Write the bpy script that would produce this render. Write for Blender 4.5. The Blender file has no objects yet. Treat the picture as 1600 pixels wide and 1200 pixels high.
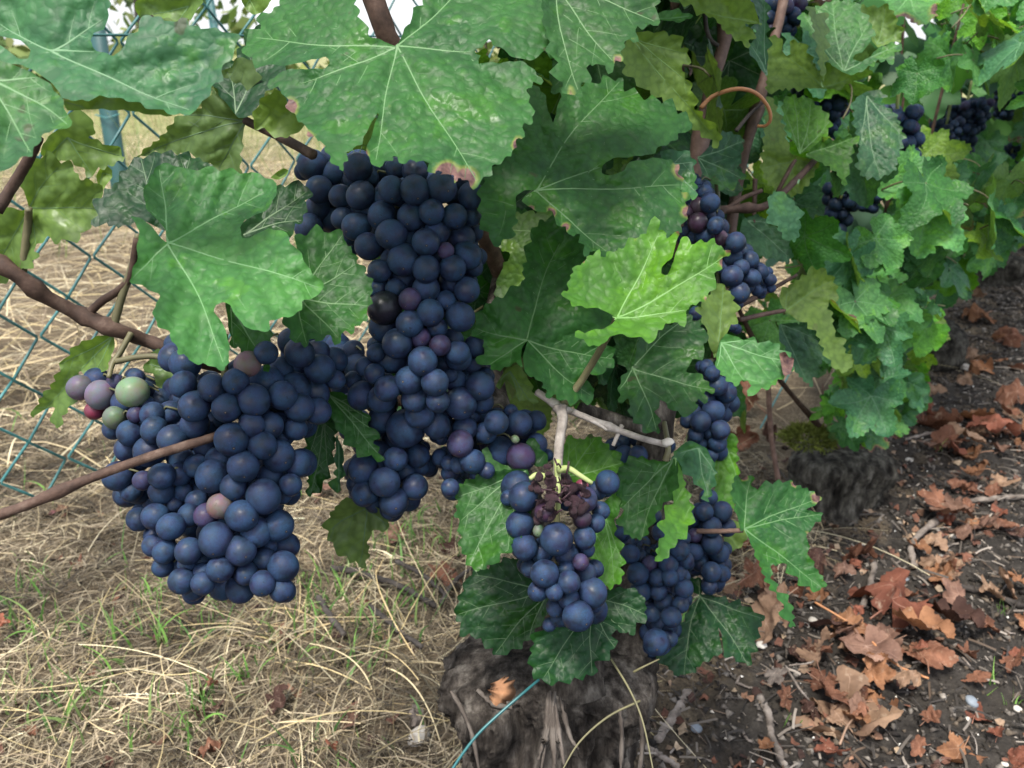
import bpy, math, random
import numpy as np
from mathutils import Vector, Matrix, Euler
from mathutils.geometry import delaunay_2d_cdt

# ------------------------------------------------------------------ camera, sky, sun, exposure
SC = bpy.context.scene
COL = SC.collection
PITCH = math.radians(22.5)
CAM_H = 0.60
FPX = 1305.0
cam_d = bpy.data.cameras.new('camera')
cam = bpy.data.objects.new('camera', cam_d)
COL.objects.link(cam)
cam.location = (0, 0, CAM_H)
cam.rotation_euler = (math.radians(90) - PITCH, 0, 0)
cam_d.sensor_width = 36.0
cam_d.lens = FPX / 1600 * 36.0
cam_d.clip_start = 0.02
cam_d.clip_end = 500
cam_d.dof.use_dof = True
cam_d.dof.focus_distance = 0.41
cam_d.dof.aperture_fstop = 20.0
SC.camera = cam

SUN_EL, SUN_AZ = math.radians(66), math.radians(205)
world = bpy.data.worlds.new('World')
SC.world = world
world.use_nodes = True
wn = world.node_tree.nodes
wl = world.node_tree.links
bg = wn['Background']
sky = wn.new('ShaderNodeTexSky')
sky.sky_type = 'NISHITA'
sky.sun_disc = False
sky.sun_elevation = SUN_EL
sky.sun_rotation = SUN_AZ
sky.air_density = 1.0
sky.dust_density = 4.0
sky.ozone_density = 1.0
cloud = wn.new('ShaderNodeMix')          # thin even overcast over the sky
cloud.data_type = 'RGBA'
cloud.inputs[0].default_value = 0.45
wl.new(sky.outputs[0], cloud.inputs[6])
cloud.inputs[7].default_value = (5.2, 5.35, 5.6, 1)
wl.new(cloud.outputs[2], bg.inputs[0])
bg.inputs[1].default_value = 0.09
sun_d = bpy.data.lights.new('sun', 'SUN')
sun_d.energy = 1.5
sun_d.angle = math.radians(14)
sun_d.color = (1.0, 0.96, 0.9)
sun = bpy.data.objects.new('sun', sun_d)
COL.objects.link(sun)
sd = Vector((math.sin(SUN_AZ) * math.cos(SUN_EL), math.cos(SUN_AZ) * math.cos(SUN_EL), math.sin(SUN_EL)))
sun.rotation_euler = sd.to_track_quat('Z', 'Y').to_euler()
SC.view_settings.view_transform = 'Standard'
SC.view_settings.look = 'None'
SC.view_settings.exposure = 2.2
SC.view_settings.gamma = 1.0
SC.view_settings.use_curve_mapping = False
SC.cycles.max_bounces = 8
SC.cycles.diffuse_bounces = 2
SC.cycles.transparent_max_bounces = 4

# ------------------------------------------------------------------ helpers
rng = np.random.default_rng(7)
random.seed(7)
CP, SP = math.cos(PITCH), math.sin(PITCH)
FW = np.array([0, CP, -SP]); UP = np.array([0, SP, CP]); RT = np.array([1.0, 0, 0]); CC = np.array([0, 0, CAM_H])

def at(px, py, z):
    """point seen at photo pixel (px, py) at camera depth z metres (arrays allowed)"""
    px = np.asarray(px, float); py = np.asarray(py, float); z = np.asarray(z, float)
    xc = (px - 800) / FPX * z; yc = -(py - 600) / FPX * z
    return CC + z[..., None] * FW + yc[..., None] * UP + xc[..., None] * RT

def ground_at(px, py, h=0.0):
    d = FW + (px - 800) / FPX * RT - (py - 600) / FPX * UP
    t = (h - CAM_H) / d[2]
    return CC + d * t

def project(P):
    q = np.asarray(P) - CC
    z = q @ FW
    return 800 + FPX * (q @ RT) / z, 600 - FPX * (q @ UP) / z, z

def zc(ox, oy, s, pts):
    return [(ox + x / s, oy + y / s) for x, y in pts]

def tag(o, label=None, cat=None, group=None, kind=None):
    if label: o['label'] = label
    if cat: o['category'] = cat
    if group: o['group'] = group
    if kind: o['kind'] = kind
    return o

WORLD = {}
def link(name, data, parent=None, loc=(0, 0, 0), rot=None, scale=None):
    o = bpy.data.objects.new(name, data)
    COL.objects.link(o)
    w = Vector(loc)
    WORLD[o.name] = w.copy()
    if parent is not None:
        o.parent = parent
        w = w - WORLD[parent.name]
    o.location = w
    if rot is not None: o.rotation_euler = rot
    if scale is not None: o.scale = scale
    return o

def mesh_np(name, V, F, mats, mi=None, smooth=True, attrs=None):
    me = bpy.data.meshes.new(name)
    V = np.asarray(V, dtype=np.float32); F = np.asarray(F, dtype=np.int32)
    n = F.shape[1]
    me.vertices.add(len(V)); me.vertices.foreach_set('co', V.ravel())
    me.loops.add(F.size); me.loops.foreach_set('vertex_index', F.ravel())
    me.polygons.add(len(F))
    me.polygons.foreach_set('loop_start', np.arange(len(F), dtype=np.int32) * n)
    me.polygons.foreach_set('loop_total', np.full(len(F), n, dtype=np.int32))
    for m in mats: me.materials.append(m)
    if mi is not None: me.polygons.foreach_set('material_index', np.asarray(mi, dtype=np.int32))
    if smooth: me.polygons.foreach_set('use_smooth', np.ones(len(F), dtype=bool))
    for k, a in (attrs or {}).items():
        if np.ndim(a) == 2:
            at_ = me.attributes.new(k, 'FLOAT_COLOR', 'POINT'); at_.data.foreach_set('color', np.asarray(a, np.float32).ravel())
        else:
            at_ = me.attributes.new(k, 'FLOAT', 'POINT'); at_.data.foreach_set('value', np.asarray(a, np.float32))
    me.update(calc_edges=True)
    return me

def catmull(P, n):
    P = np.asarray(P, float)
    if len(P) == 2:
        t = np.linspace(0, 1, n)[:, None]
        return P[0] * (1 - t) + P[1] * t
    Q = np.vstack([2 * P[0] - P[1], P, 2 * P[-1] - P[-2]])
    out = []
    seg = len(P) - 1
    for u in np.linspace(0, seg - 1e-6, n):
        i = int(u); t = u - i
        a, b, c, d = Q[i], Q[i + 1], Q[i + 2], Q[i + 3]
        out.append(.5 * ((2 * b) + (c - a) * t + (2 * a - 5 * b + 4 * c - d) * t * t + (-a + 3 * b - 3 * c + d) * t ** 3))
    return np.array(out)

def tube_arrays(P, R, sides=8, rough=0.0, rs=None):
    P = np.asarray(P, float); n = len(P)
    R = np.full(n, R) if np.isscalar(R) else np.asarray(R, float)
    T = np.gradient(P, axis=0); T /= np.linalg.norm(T, axis=1)[:, None] + 1e-12
    ref = np.array([0, 0, 1.0]) if abs(T[0][2]) < .9 else np.array([1.0, 0, 0])
    N = np.cross(T, ref); N /= np.linalg.norm(N, axis=1)[:, None] + 1e-12
    for i in range(1, n):
        v = N[i - 1] - T[i] * (N[i - 1] @ T[i]); N[i] = v / (np.linalg.norm(v) + 1e-12)
    B = np.cross(T, N)
    a = np.arange(sides) / sides * 2 * np.pi
    rr = R[:, None] * np.ones((1, sides))
    if rough and rs is not None: rr = rr * (1 + rough * rs.normal(size=rr.shape))
    V = P[:, None, :] + rr[..., None] * (np.cos(a)[None, :, None] * N[:, None, :] + np.sin(a)[None, :, None] * B[:, None, :])
    V = V.reshape(-1, 3)
    F = []
    i = np.arange(n - 1)[:, None] * sides; j = np.arange(sides)[None, :]; j2 = (j + 1) % sides
    F = np.stack([i + j, i + j2, i + sides + j2, i + sides + j], -1).reshape(-1, 4)
    # end caps as quads fanned to centres
    V = np.vstack([V, P[0] - T[0] * R[0] * .3, P[-1] + T[-1] * R[-1] * .3])
    c0, c1 = len(V) - 2, len(V) - 1
    caps = []
    for k in range(0, sides, 2):
        k1, k2 = (k + 1) % sides, (k + 2) % sides
        caps.append((c0, k2, k1, k)); o = (n - 1) * sides
        caps.append((c1, o + k, o + k1, o + k2))
    return V, np.vstack([F, np.array(caps)])

def tube(name, P, R, mat, parent=None, sides=8, n=None, rough=0.0, rs=None):
    P = np.asarray(P, float)
    if n:
        if not np.isscalar(R): R = np.interp(np.linspace(0, 1, n), np.linspace(0, 1, len(R)), R)
        P = catmull(P, n)
    o = P.mean(0)
    V, F = tube_arrays(P - o, R, sides, rough, rs)
    return link(name, mesh_np(name, V, F, [mat]), parent, o)

def merge(parts):
    Vs, Fs, o = [], [], 0
    for V, F in parts:
        Vs.append(V); Fs.append(np.asarray(F) + o); o += len(V)
    return np.vstack(Vs), np.vstack(Fs)

class Wave:
    """smooth pseudo-noise built from a few sine waves, vectorised"""
    def __init__(s, seed, scale, dim=2, n=7):
        r = np.random.default_rng(seed)
        s.k = r.normal(size=(n, dim)) * scale; s.p = r.uniform(0, 6.28, n); s.n = n
    def __call__(s, X):
        return np.sin(X @ s.k.T + s.p).sum(1) / math.sqrt(s.n)

# ------------------------------------------------------------------ materials
def new_mat(name):
    m = bpy.data.materials.new(name); m.use_nodes = True
    return m, m.node_tree.nodes, m.node_tree.links, m.node_tree.nodes['Principled BSDF']

def N(nt, t, **kw):
    n = nt.new(t)
    for k, v in kw.items():
        if hasattr(n, k): setattr(n, k, v)
        else: n.inputs[k].default_value = v
    return n

def mixc(n, l, fac, a, b, mode='MIX'):
    m = n.new('ShaderNodeMix'); m.data_type = 'RGBA'; m.blend_type = mode
    for i, v in ((0, fac), (6, a), (7, b)):
        if isinstance(v, (int, float)): m.inputs[i].default_value = v
        elif isinstance(v, tuple): m.inputs[i].default_value = (*v, 1) if len(v) == 3 else v
        else: l.new(v, m.inputs[i])
    return m.outputs[2]

def ramp(n, l, fac, stops):
    r = n.new('ShaderNodeValToRGB'); e = r.color_ramp.elements
    while len(e) > 1: e.remove(e[0])
    e[0].position = stops[0][0]; e[0].color = (*stops[0][1], 1)
    for p, c in stops[1:]:
        x = e.new(p); x.color = (*c, 1)
    l.new(fac, r.inputs[0])
    return r.outputs[0]

def maprange(n, l, v, a, b, c=0.0, d=1.0):
    m = n.new('ShaderNodeMapRange'); l.new(v, m.inputs[0])
    for i, x in zip((1, 2, 3, 4), (a, b, c, d)): m.inputs[i].default_value = x
    return m.outputs[0]

def math_(n, l, op, a, b=None):
    m = n.new('ShaderNodeMath'); m.operation = op
    for i, v in ((0, a), (1, b)):
        if v is None: continue
        if isinstance(v, (int, float)): m.inputs[i].default_value = v
        else: l.new(v, m.inputs[i])
    return m.outputs[0]

def noise(n, l, vec, scale, detail=4, rough=.55, dist=0.0):
    t = n.new('ShaderNodeTexNoise'); t.inputs['Scale'].default_value = scale; t.inputs['Detail'].default_value = detail
    t.inputs['Roughness'].default_value = rough; t.inputs['Distortion'].default_value = dist
    if vec is not None: l.new(vec, t.inputs['Vector'])
    return t.outputs[0]

def leaf_material(name='vine_leaf', dry=False):
    m, n, l, p = new_mat(name)
    tc = n.new('ShaderNodeTexCoord'); oi = n.new('ShaderNodeObjectInfo'); geo = n.new('ShaderNodeNewGeometry')
    # shift pattern per object
    add = n.new('ShaderNodeVectorMath'); add.operation = 'ADD'
    l.new(tc.outputs['Object'], add.inputs[0]); l.new(math_(n, l, 'MULTIPLY', oi.outputs['Random'], 17.0), add.inputs[1])
    vec = add.outputs[0]
    big = noise(n, l, vec, 28, 3); fine = noise(n, l, vec, 140, 5, .65); spots = noise(n, l, vec, 420, 3, .6)
    base = oi.outputs['Color']
    if not dry:
        c = mixc(n, l, maprange(n, l, big, .35, .7), mixc(n, l, 1.0, base, (.72, .78, .8), 'MULTIPLY'), mixc(n, l, 1.0, base, (1.3, 1.2, 1.0), 'MULTIPLY'))
        c = mixc(n, l, maprange(n, l, fine, .58, .75, 0, .55), c, mixc(n, l, 1.0, base, (1.5, 1.35, .75), 'MULTIPLY'))
        d = math_(n, l, 'MULTIPLY', maprange(n, l, noise(n, l, vec, 45, 6, .7), .52, .82, 0, .22), oi.outputs['Alpha'])
        c = mixc(n, l, d, c, (.10, .21, .13))
        st = math_(n, l, 'MULTIPLY', maprange(n, l, noise(n, l, vec, 230, 3, .5, 1.5), .72, .77, 0, .15), oi.outputs['Alpha'])
        c = mixc(n, l, st, c, (.24, .33, .25))
        wet = maprange(n, l, noise(n, l, vec, 38, 4, .6, .6), .56, .63)
        c = mixc(n, l, math_(n, l, 'MULTIPLY', wet, .5), c, mixc(n, l, 1.0, base, (1.7, 1.5, .55), 'MULTIPLY'))
        vd = n.new('ShaderNodeAttribute'); vd.attribute_name = 'panel'
        c = mixc(n, l, maprange(n, l, vd.outputs['Fac'], 0, 1, .32, 0), c, mixc(n, l, 1.0, c, (1.7, 1.45, 1.5), 'MULTIPLY'))
        br = n.new('ShaderNodeAttribute'); br.attribute_name = 'brown'
        bcol = ramp(n, l, fine, [(.3, (.045, .022, .026)), (.5, (.16, .085, .075)), (.7, (.28, .17, .12))])
        rim = math_(n, l, 'MULTIPLY', maprange(n, l, br.outputs['Fac'], .15, .45), .6)
        c = mixc(n, l, rim, c, (.23, .25, .06))
        c = mixc(n, l, maprange(n, l, br.outputs['Fac'], .42, .58), c, bcol)
        sp = maprange(n, l, noise(n, l, vec, 90, 2, .4), .74, .78)
        c = mixc(n, l, math_(n, l, 'MULTIPLY', sp, .6), c, (.05, .035, .02))
        under = mixc(n, l, .55, mixc(n, l, 1.0, c, (1.25, 1.25, 1.0), 'MULTIPLY'), (.13, .19, .06))
        c = mixc(n, l, geo.outputs['Backfacing'], c, under)
        nd = n.new('ShaderNodeTexNoise'); nd.inputs['Scale'].default_value = 130; nd.inputs['Detail'].default_value = 2; l.new(vec, nd.inputs['Vector'])
        dv = n.new('ShaderNodeVectorMath'); dv.operation = 'MULTIPLY_ADD'; l.new(nd.outputs['Color'], dv.inputs[0]); dv.inputs[1].default_value = (.005, .005, .005); l.new(vec, dv.inputs[2])
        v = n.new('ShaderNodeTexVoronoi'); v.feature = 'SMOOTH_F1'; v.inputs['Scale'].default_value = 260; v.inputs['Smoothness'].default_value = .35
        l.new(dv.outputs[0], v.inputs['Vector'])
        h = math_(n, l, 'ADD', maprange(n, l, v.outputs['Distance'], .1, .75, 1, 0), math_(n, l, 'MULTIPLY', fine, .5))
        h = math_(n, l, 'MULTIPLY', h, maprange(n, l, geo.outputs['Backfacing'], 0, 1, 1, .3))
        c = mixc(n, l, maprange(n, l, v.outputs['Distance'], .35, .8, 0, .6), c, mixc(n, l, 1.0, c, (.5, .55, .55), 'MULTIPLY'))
        tw, ts = .36, (1.6, 1.55, .5)
    else:
        c = mixc(n, l, maprange(n, l, big, .3, .7), mixc(n, l, 1.0, base, (.55, .5, .5), 'MULTIPLY'), mixc(n, l, 1.0, base, (1.25, 1.2, 1.15), 'MULTIPLY'))
        c = mixc(n, l, maprange(n, l, fine, .5, .75, 0, .6), c, mixc(n, l, 1.0, base, (.4, .36, .38), 'MULTIPLY'))
        c = mixc(n, l, maprange(n, l, noise(n, l, vec, 60, 4, .7), .6, .75, 0, .6), c, (.42, .33, .24))
        h = math_(n, l, 'ADD', math_(n, l, 'MULTIPLY', fine, 1.3), noise(n, l, vec, 300, 3))
        tw, ts = .15, (1.2, .9, .6)
    b = n.new('ShaderNodeBump'); b.inputs['Strength'].default_value = .6; b.inputs['Distance'].default_value = .0008
    l.new(h, b.inputs['Height'])
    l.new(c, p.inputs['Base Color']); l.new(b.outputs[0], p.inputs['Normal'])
    p.inputs['Roughness'].default_value = .5 if not dry else .75
    p.inputs['Specular IOR Level'].default_value = .24 if not dry else .12
    if not dry:
        l.new(maprange(n, l, fine, .3, .7, .38, .56), p.inputs['Roughness'])
        l.new(math_(n, l, 'SUBTRACT', maprange(n, l, fine, .3, .7, .40, .58), math_(n, l, 'MULTIPLY', wet, .12)), p.inputs['Roughness'])
    tr = n.new('ShaderNodeBsdfTranslucent'); l.new(mixc(n, l, 1.0, c, ts, 'MULTIPLY'), tr.inputs[0]); l.new(b.outputs[0], tr.inputs[1])
    mx = n.new('ShaderNodeMixShader'); mx.inputs[0].default_value = tw
    l.new(p.outputs[0], mx.inputs[1]); l.new(tr.outputs[0], mx.inputs[2]); l.new(mx.outputs[0], n['Material Output'].inputs[0])
    return m

def simple_mat(name, stops, scale=40, rough=.8, bump=.5, bdist=.002, spec=.25, stretch=(1, 1, 1), detail=6, scale2=None, stops2=None):
    m, n, l, p = new_mat(name)
    tc = n.new('ShaderNodeTexCoord'); mp = n.new('ShaderNodeMapping'); mp.inputs['Scale'].default_value = stretch
    l.new(tc.outputs['Object'], mp.inputs[0])
    a = noise(n, l, mp.outputs[0], scale, detail, .65)
    c = ramp(n, l, a, stops)
    oi = n.new('ShaderNodeObjectInfo')
    c = mixc(n, l, 1.0, c, ramp(n, l, oi.outputs['Random'], [(0, (.75, .75, .75)), (1, (1.2, 1.2, 1.2))]), 'MULTIPLY')
    l.new(c, p.inputs['Base Color'])
    b = n.new('ShaderNodeBump'); b.inputs['Strength'].default_value = bump; b.inputs['Distance'].default_value = bdist
    l.new(noise(n, l, mp.outputs[0], scale * 2.2, 8, .75), b.inputs['Height']); l.new(b.outputs[0], p.inputs['Normal'])
    p.inputs['Roughness'].default_value = rough; p.inputs['Specular IOR Level'].default_value = spec
    return m

def attr_mat(name, rough=.7, spec=.2, transl=0.0, nscale=None):
    """colour from the per-vertex own-colour attribute of scattered pieces"""
    m, n, l, p = new_mat(name)
    a = n.new('ShaderNodeAttribute'); a.attribute_name = 'col'
    c = a.outputs['Color']
    if nscale:
        tc = n.new('ShaderNodeTexCoord')
        c = mixc(n, l, 1.0, c, ramp(n, l, noise(n, l, tc.outputs['Object'], nscale, 5), [(.3, (.6, .6, .6)), (.7, (1.3, 1.3, 1.3))]), 'MULTIPLY')
    l.new(c, p.inputs['Base Color']); p.inputs['Roughness'].default_value = rough; p.inputs['Specular IOR Level'].default_value = spec
    if transl:
        tr = n.new('ShaderNodeBsdfTranslucent'); l.new(c, tr.inputs[0])
        mx = n.new('ShaderNodeMixShader'); mx.inputs[0].default_value = transl
        l.new(p.outputs[0], mx.inputs[1]); l.new(tr.outputs[0], mx.inputs[2]); l.new(mx.outputs[0], n['Material Output'].inputs[0])
    return m

def grape_material():
    m, n, l, p = new_mat('grape_skin')
    tc = n.new('ShaderNodeTexCoord'); oi = n.new('ShaderNodeObjectInfo')
    add = n.new('ShaderNodeVectorMath'); add.operation = 'ADD'
    l.new(tc.outputs['Object'], add.inputs[0]); l.new(math_(n, l, 'MULTIPLY', oi.outputs['Random'], 61.0), add.inputs[1])
    vec = add.outputs[0]
    big = noise(n, l, vec, 1.3, 3, .5); fine = noise(n, l, vec, 9, 5, .7); sm = noise(n, l, vec, 26, 3, .6)
    skin = mixc(n, l, maprange(n, l, noise(n, l, vec, 1.1, 2), .35, .65), mixc(n, l, 1.0, oi.outputs['Color'], (1.12, .88, 1.06), 'MULTIPLY'), mixc(n, l, 1.0, oi.outputs['Color'], (.85, 1.15, .85), 'MULTIPLY'))
    bloomc = mixc(n, l, .060, skin, (.09, .42, 1.0))
    f = math_(n, l, 'MULTIPLY', maprange(n, l, big, .32, .60, .10, 1.0), oi.outputs['Alpha'])
    f = math_(n, l, 'MULTIPLY', f, maprange(n, l, fine, .3, .55, .35, 1.0))
    c = mixc(n, l, f, skin, bloomc)
    c = mixc(n, l, maprange(n, l, sm, .68, .74, 0, .55), c, (.16, .18, .23))
    rub = maprange(n, l, noise(n, l, vec, 3.2, 5, .65, .8), .64, .68, 0, .7)
    c = mixc(n, l, rub, c, mixc(n, l, 1.0, skin, (.45, .45, .5), 'MULTIPLY'))
    # style scar at the free end (local -Z)
    sx = n.new('ShaderNodeSeparateXYZ'); l.new(tc.outputs['Object'], sx.inputs[0])
    rad2 = math_(n, l, 'ADD', math_(n, l, 'POWER', sx.outputs[0], 2), math_(n, l, 'POWER', sx.outputs[1], 2))
    low = maprange(n, l, sx.outputs[2], -.5, -.4, 1.0, 0.0)
    scar = math_(n, l, 'MULTIPLY', maprange(n, l, rad2, .006, .011, .9, 0.0), low)
    core = math_(n, l, 'MULTIPLY', maprange(n, l, rad2, .0012, .0028, .8, 0.0), low)
    c = mixc(n, l, scar, c, (.010, .010, .014)); c = mixc(n, l, core, c, (.14, .11, .09))
    l.new(c, p.inputs['Base Color'])
    l.new(maprange(n, l, f, .05, .6, .30, .68), p.inputs['Roughness'])
    p.inputs['Specular IOR Level'].default_value = .22
    b = n.new('ShaderNodeBump'); b.inputs['Strength'].default_value = .12; b.inputs['Distance'].default_value = .0006
    l.new(fine, b.inputs['Height']); l.new(b.outputs[0], p.inputs['Normal'])
    return m

M_LEAF = leaf_material()
M_DRY = leaf_material('dry_leaf', dry=True)
def vein_mat(name, c):
    m, n, l, p = new_mat(name); oi = n.new('ShaderNodeObjectInfo')
    l.new(mixc(n, l, .20, oi.outputs['Color'], c), p.inputs['Base Color']); p.inputs['Roughness'].default_value = .6
    return m
M_VEIN = vein_mat('leaf_vein', (.19, .29, .11))
M_DVEIN = vein_mat('dry_vein', (.30, .16, .09))
M_GRAPE = grape_material()
M_CANE = simple_mat('cane_bark', [(.3, (.022, .013, .009)), (.55, (.058, .034, .024)), (.8, (.12, .085, .065))], 120, .7, .5, .0012)
M_CANE2 = simple_mat('red_cane_bark', [(.3, (.045, .026, .020)), (.55, (.10, .062, .048)), (.8, (.17, .12, .095))], 90, .65, .4, .001)
M_PET = simple_mat('petiole_skin', [(.3, (.07, .065, .032)), (.6, (.11, .10, .05)), (.8, (.15, .15, .07))], 60, .55, .2, .0005, .35)
M_PEDICEL = simple_mat('pedicel_skin', [(.3, (.05, .055, .025)), (.7, (.09, .085, .04))], 60, .6, .2, .0005, .3)
M_GREENSTEM = simple_mat('green_stem', [(.3, (.20, .25, .08)), (.7, (.30, .34, .14))], 60, .55, .2, .0005, .35)
M_GREY = simple_mat('grey_dead_cane', [(.3, (.11, .095, .085)), (.5, (.25, .22, .19)), (.75, (.42, .39, .35))], 110, .85, .7, .0012)
M_TENDRIL = simple_mat('tendril_skin', [(.3, (.22, .09, .035)), (.7, (.36, .17, .07))], 80, .5, .2, .0005, .4)
M_BARK = simple_mat('old_vine_bark', [(.33, (.011, .009, .008)), (.45, (.042, .035, .029)), (.54, (.095, .081, .068)), (.66, (.22, .195, .165))], 95, .92, 1.0, .005, .12, (1, 1, .22), 9)
M_BARKD = simple_mat('dark_vine_bark', [(.33, (.008, .007, .006)), (.45, (.030, .027, .022)), (.54, (.065, .060, .048)), (.66, (.13, .12, .10))], 80, .9, 1.0, .005, .12, (1, 1, .3), 9)  # darker tone of the old bark, for the stumps down the row
M_STRIP = simple_mat('loose_bark', [(.25, (.022, .017, .014)), (.5, (.065, .054, .045)), (.8, (.16, .14, .12))], 90, .9, .6, .001, .15, (1, 1, .15))
M_WOOD = simple_mat('cut_wood', [(.3, (.09, .045, .025)), (.6, (.24, .12, .06)), (.8, (.33, .22, .13))], 60, .85, .5, .001)
M_TEAL = simple_mat('teal_plastic_wire', [(.3, (.010, .085, .090)), (.7, (.025, .15, .155))], 60, .4, .1, .0003, .5)
M_TEALW = simple_mat('teal_wire_worn', [(.3, (.014, .080, .080)), (.6, (.038, .155, .150)), (.8, (.15, .31, .30))], 60, .45, .1, .0003, .5)
M_POST = simple_mat('teal_post_paint', [(.3, (.012, .06, .058)), (.7, (.03, .10, .095))], 12, .45, .1, .0003, .5)
M_RAISIN = simple_mat('dried_grape_skin', [(.3, (.012, .006, .009)), (.6, (.045, .020, .026)), (.8, (.12, .06, .06))], 160, .55, .8, .0015, .35)
M_TWIG = simple_mat('twig_bark', [(.3, (.06, .05, .042)), (.5, (.15, .125, .105)), (.8, (.33, .29, .25))], 70, .9, .7, .0015)
M_DTWIG = simple_mat('dark_twig_bark', [(.3, (.015, .013, .012)), (.6, (.05, .043, .038)), (.8, (.12, .105, .095))], 70, .9, .7, .0015)
M_STONE = simple_mat('pale_stone', [(.3, (.30, .27, .23)), (.7, (.55, .52, .46))], 60, .85, .4, .001)
M_BSTONE = simple_mat('blue_grey_stone', [(.3, (.12, .14, .16)), (.7, (.22, .25, .28))], 60, .8, .4, .001)
M_MOSS = simple_mat('moss', [(.3, (.08, .10, .015)), (.6, (.20, .24, .04)), (.8, (.32, .35, .09))], 120, .95, 1.0, .004)
M_STRAW = attr_mat('straw', .65, .25, .15)
M_GRASS = attr_mat('grass_blade', .5, .3, .35)
M_CHIP = attr_mat('soil_crumbs', .9, .15, 0, 300)
M_TREELEAF = attr_mat('tree_leaf', .5, .3, .3)
# ------------------------------------------------------------------ leaf blades
def chaikin(P, it=1):
    P = np.asarray(P, float)
    for _ in range(it):
        Q = np.roll(P, -1, 0)
        P = np.stack([.92 * P + .08 * Q, .08 * P + .92 * Q], 1).reshape(-1, 2)
    return P

def resample(P, ds):
    Q = np.vstack([P, P[:1]]); L = np.r_[0, np.cumsum(np.linalg.norm(np.diff(Q, axis=0), axis=1))]
    n = max(12, int(L[-1] / ds)); s = np.linspace(0, L[-1], n, endpoint=False)
    return np.stack([np.interp(s, L, Q[:, 0]), np.interp(s, L, Q[:, 1])], 1), s

def inside(poly, X):
    x, y = X[:, 0][:, None], X[:, 1][:, None]
    a = poly; b = np.roll(poly, -1, 0)
    c = (a[:, 1] > y) != (b[:, 1] > y)
    xi = (b[:, 0] - a[:, 0]) * (y - a[:, 1]) / (b[:, 1] - a[:, 1] + 1e-15) + a[:, 0]
    return (np.sum(c & (x < xi), 1) % 2) == 1

def segdist(X, A, B):
    best = np.full(len(X), 9.0)
    for k in range(0, len(A), 64):
        a = A[k:k + 64]; b = B[k:k + 64]; d = b - a
        t = ((X[:, None, :] - a) * d).sum(-1) / ((d * d).sum(-1) + 1e-15); t = np.clip(t, 0, 1)
        r = X[:, None, :] - a - d * t[..., None]
        best = np.minimum(best, np.sqrt((r * r).sum(-1)).min(1))
    return best

def vein_lines(poly, J, tips, r, sec=.011, secamp=.45):
    mains, secs = [], []
    for tp in tips:
        tp = np.asarray(tp, float); d = tp - J; L = np.linalg.norm(d)
        if L < .004: continue
        nrm = np.array([-d[1], d[0]]) / L
        t = np.linspace(0, 1, 26)
        bend = r.uniform(-.05, .05) * L
        line = J + d * t[:, None] + nrm * (np.sin(t * np.pi) * bend + .006 * L * np.sin(t * 9 + r.uniform(0, 6)))[:, None]
        ok_ = inside(poly, line); ok_[:2] = True
        mains.append(line if ok_.all() else line[:max(3, int(np.argmin(ok_)))])
        u = d / L; s = sec * r.uniform(.7, 1.1); side = 1
        pos = .16 * L + s * .5
        while pos < .93 * L:
            o = line[min(25, int(pos / L * 25))] if inside(poly, line[min(25, int(pos / L * 25))][None])[0] else None
            if o is None: break
            ang = math.radians(r.uniform(42, 56)) * side
            v = np.array([u[0] * math.cos(ang) - u[1] * math.sin(ang), u[0] * math.sin(ang) + u[1] * math.cos(ang)])
            ml = min(.05, secamp * L, (L - pos) * .85 + .006)
            q = np.linspace(0, 1, 12)[:, None]
            pl = o + v * q * ml + u * (q ** 2) * ml * .22
            ok = inside(poly, pl)
            k = 12 if ok.all() else int(np.argmin(ok))
            # stop at another main vein's territory
            if k >= 3: secs.append(pl[:k])
            side = -side; pos += s * .55
    return mains, secs

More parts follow.
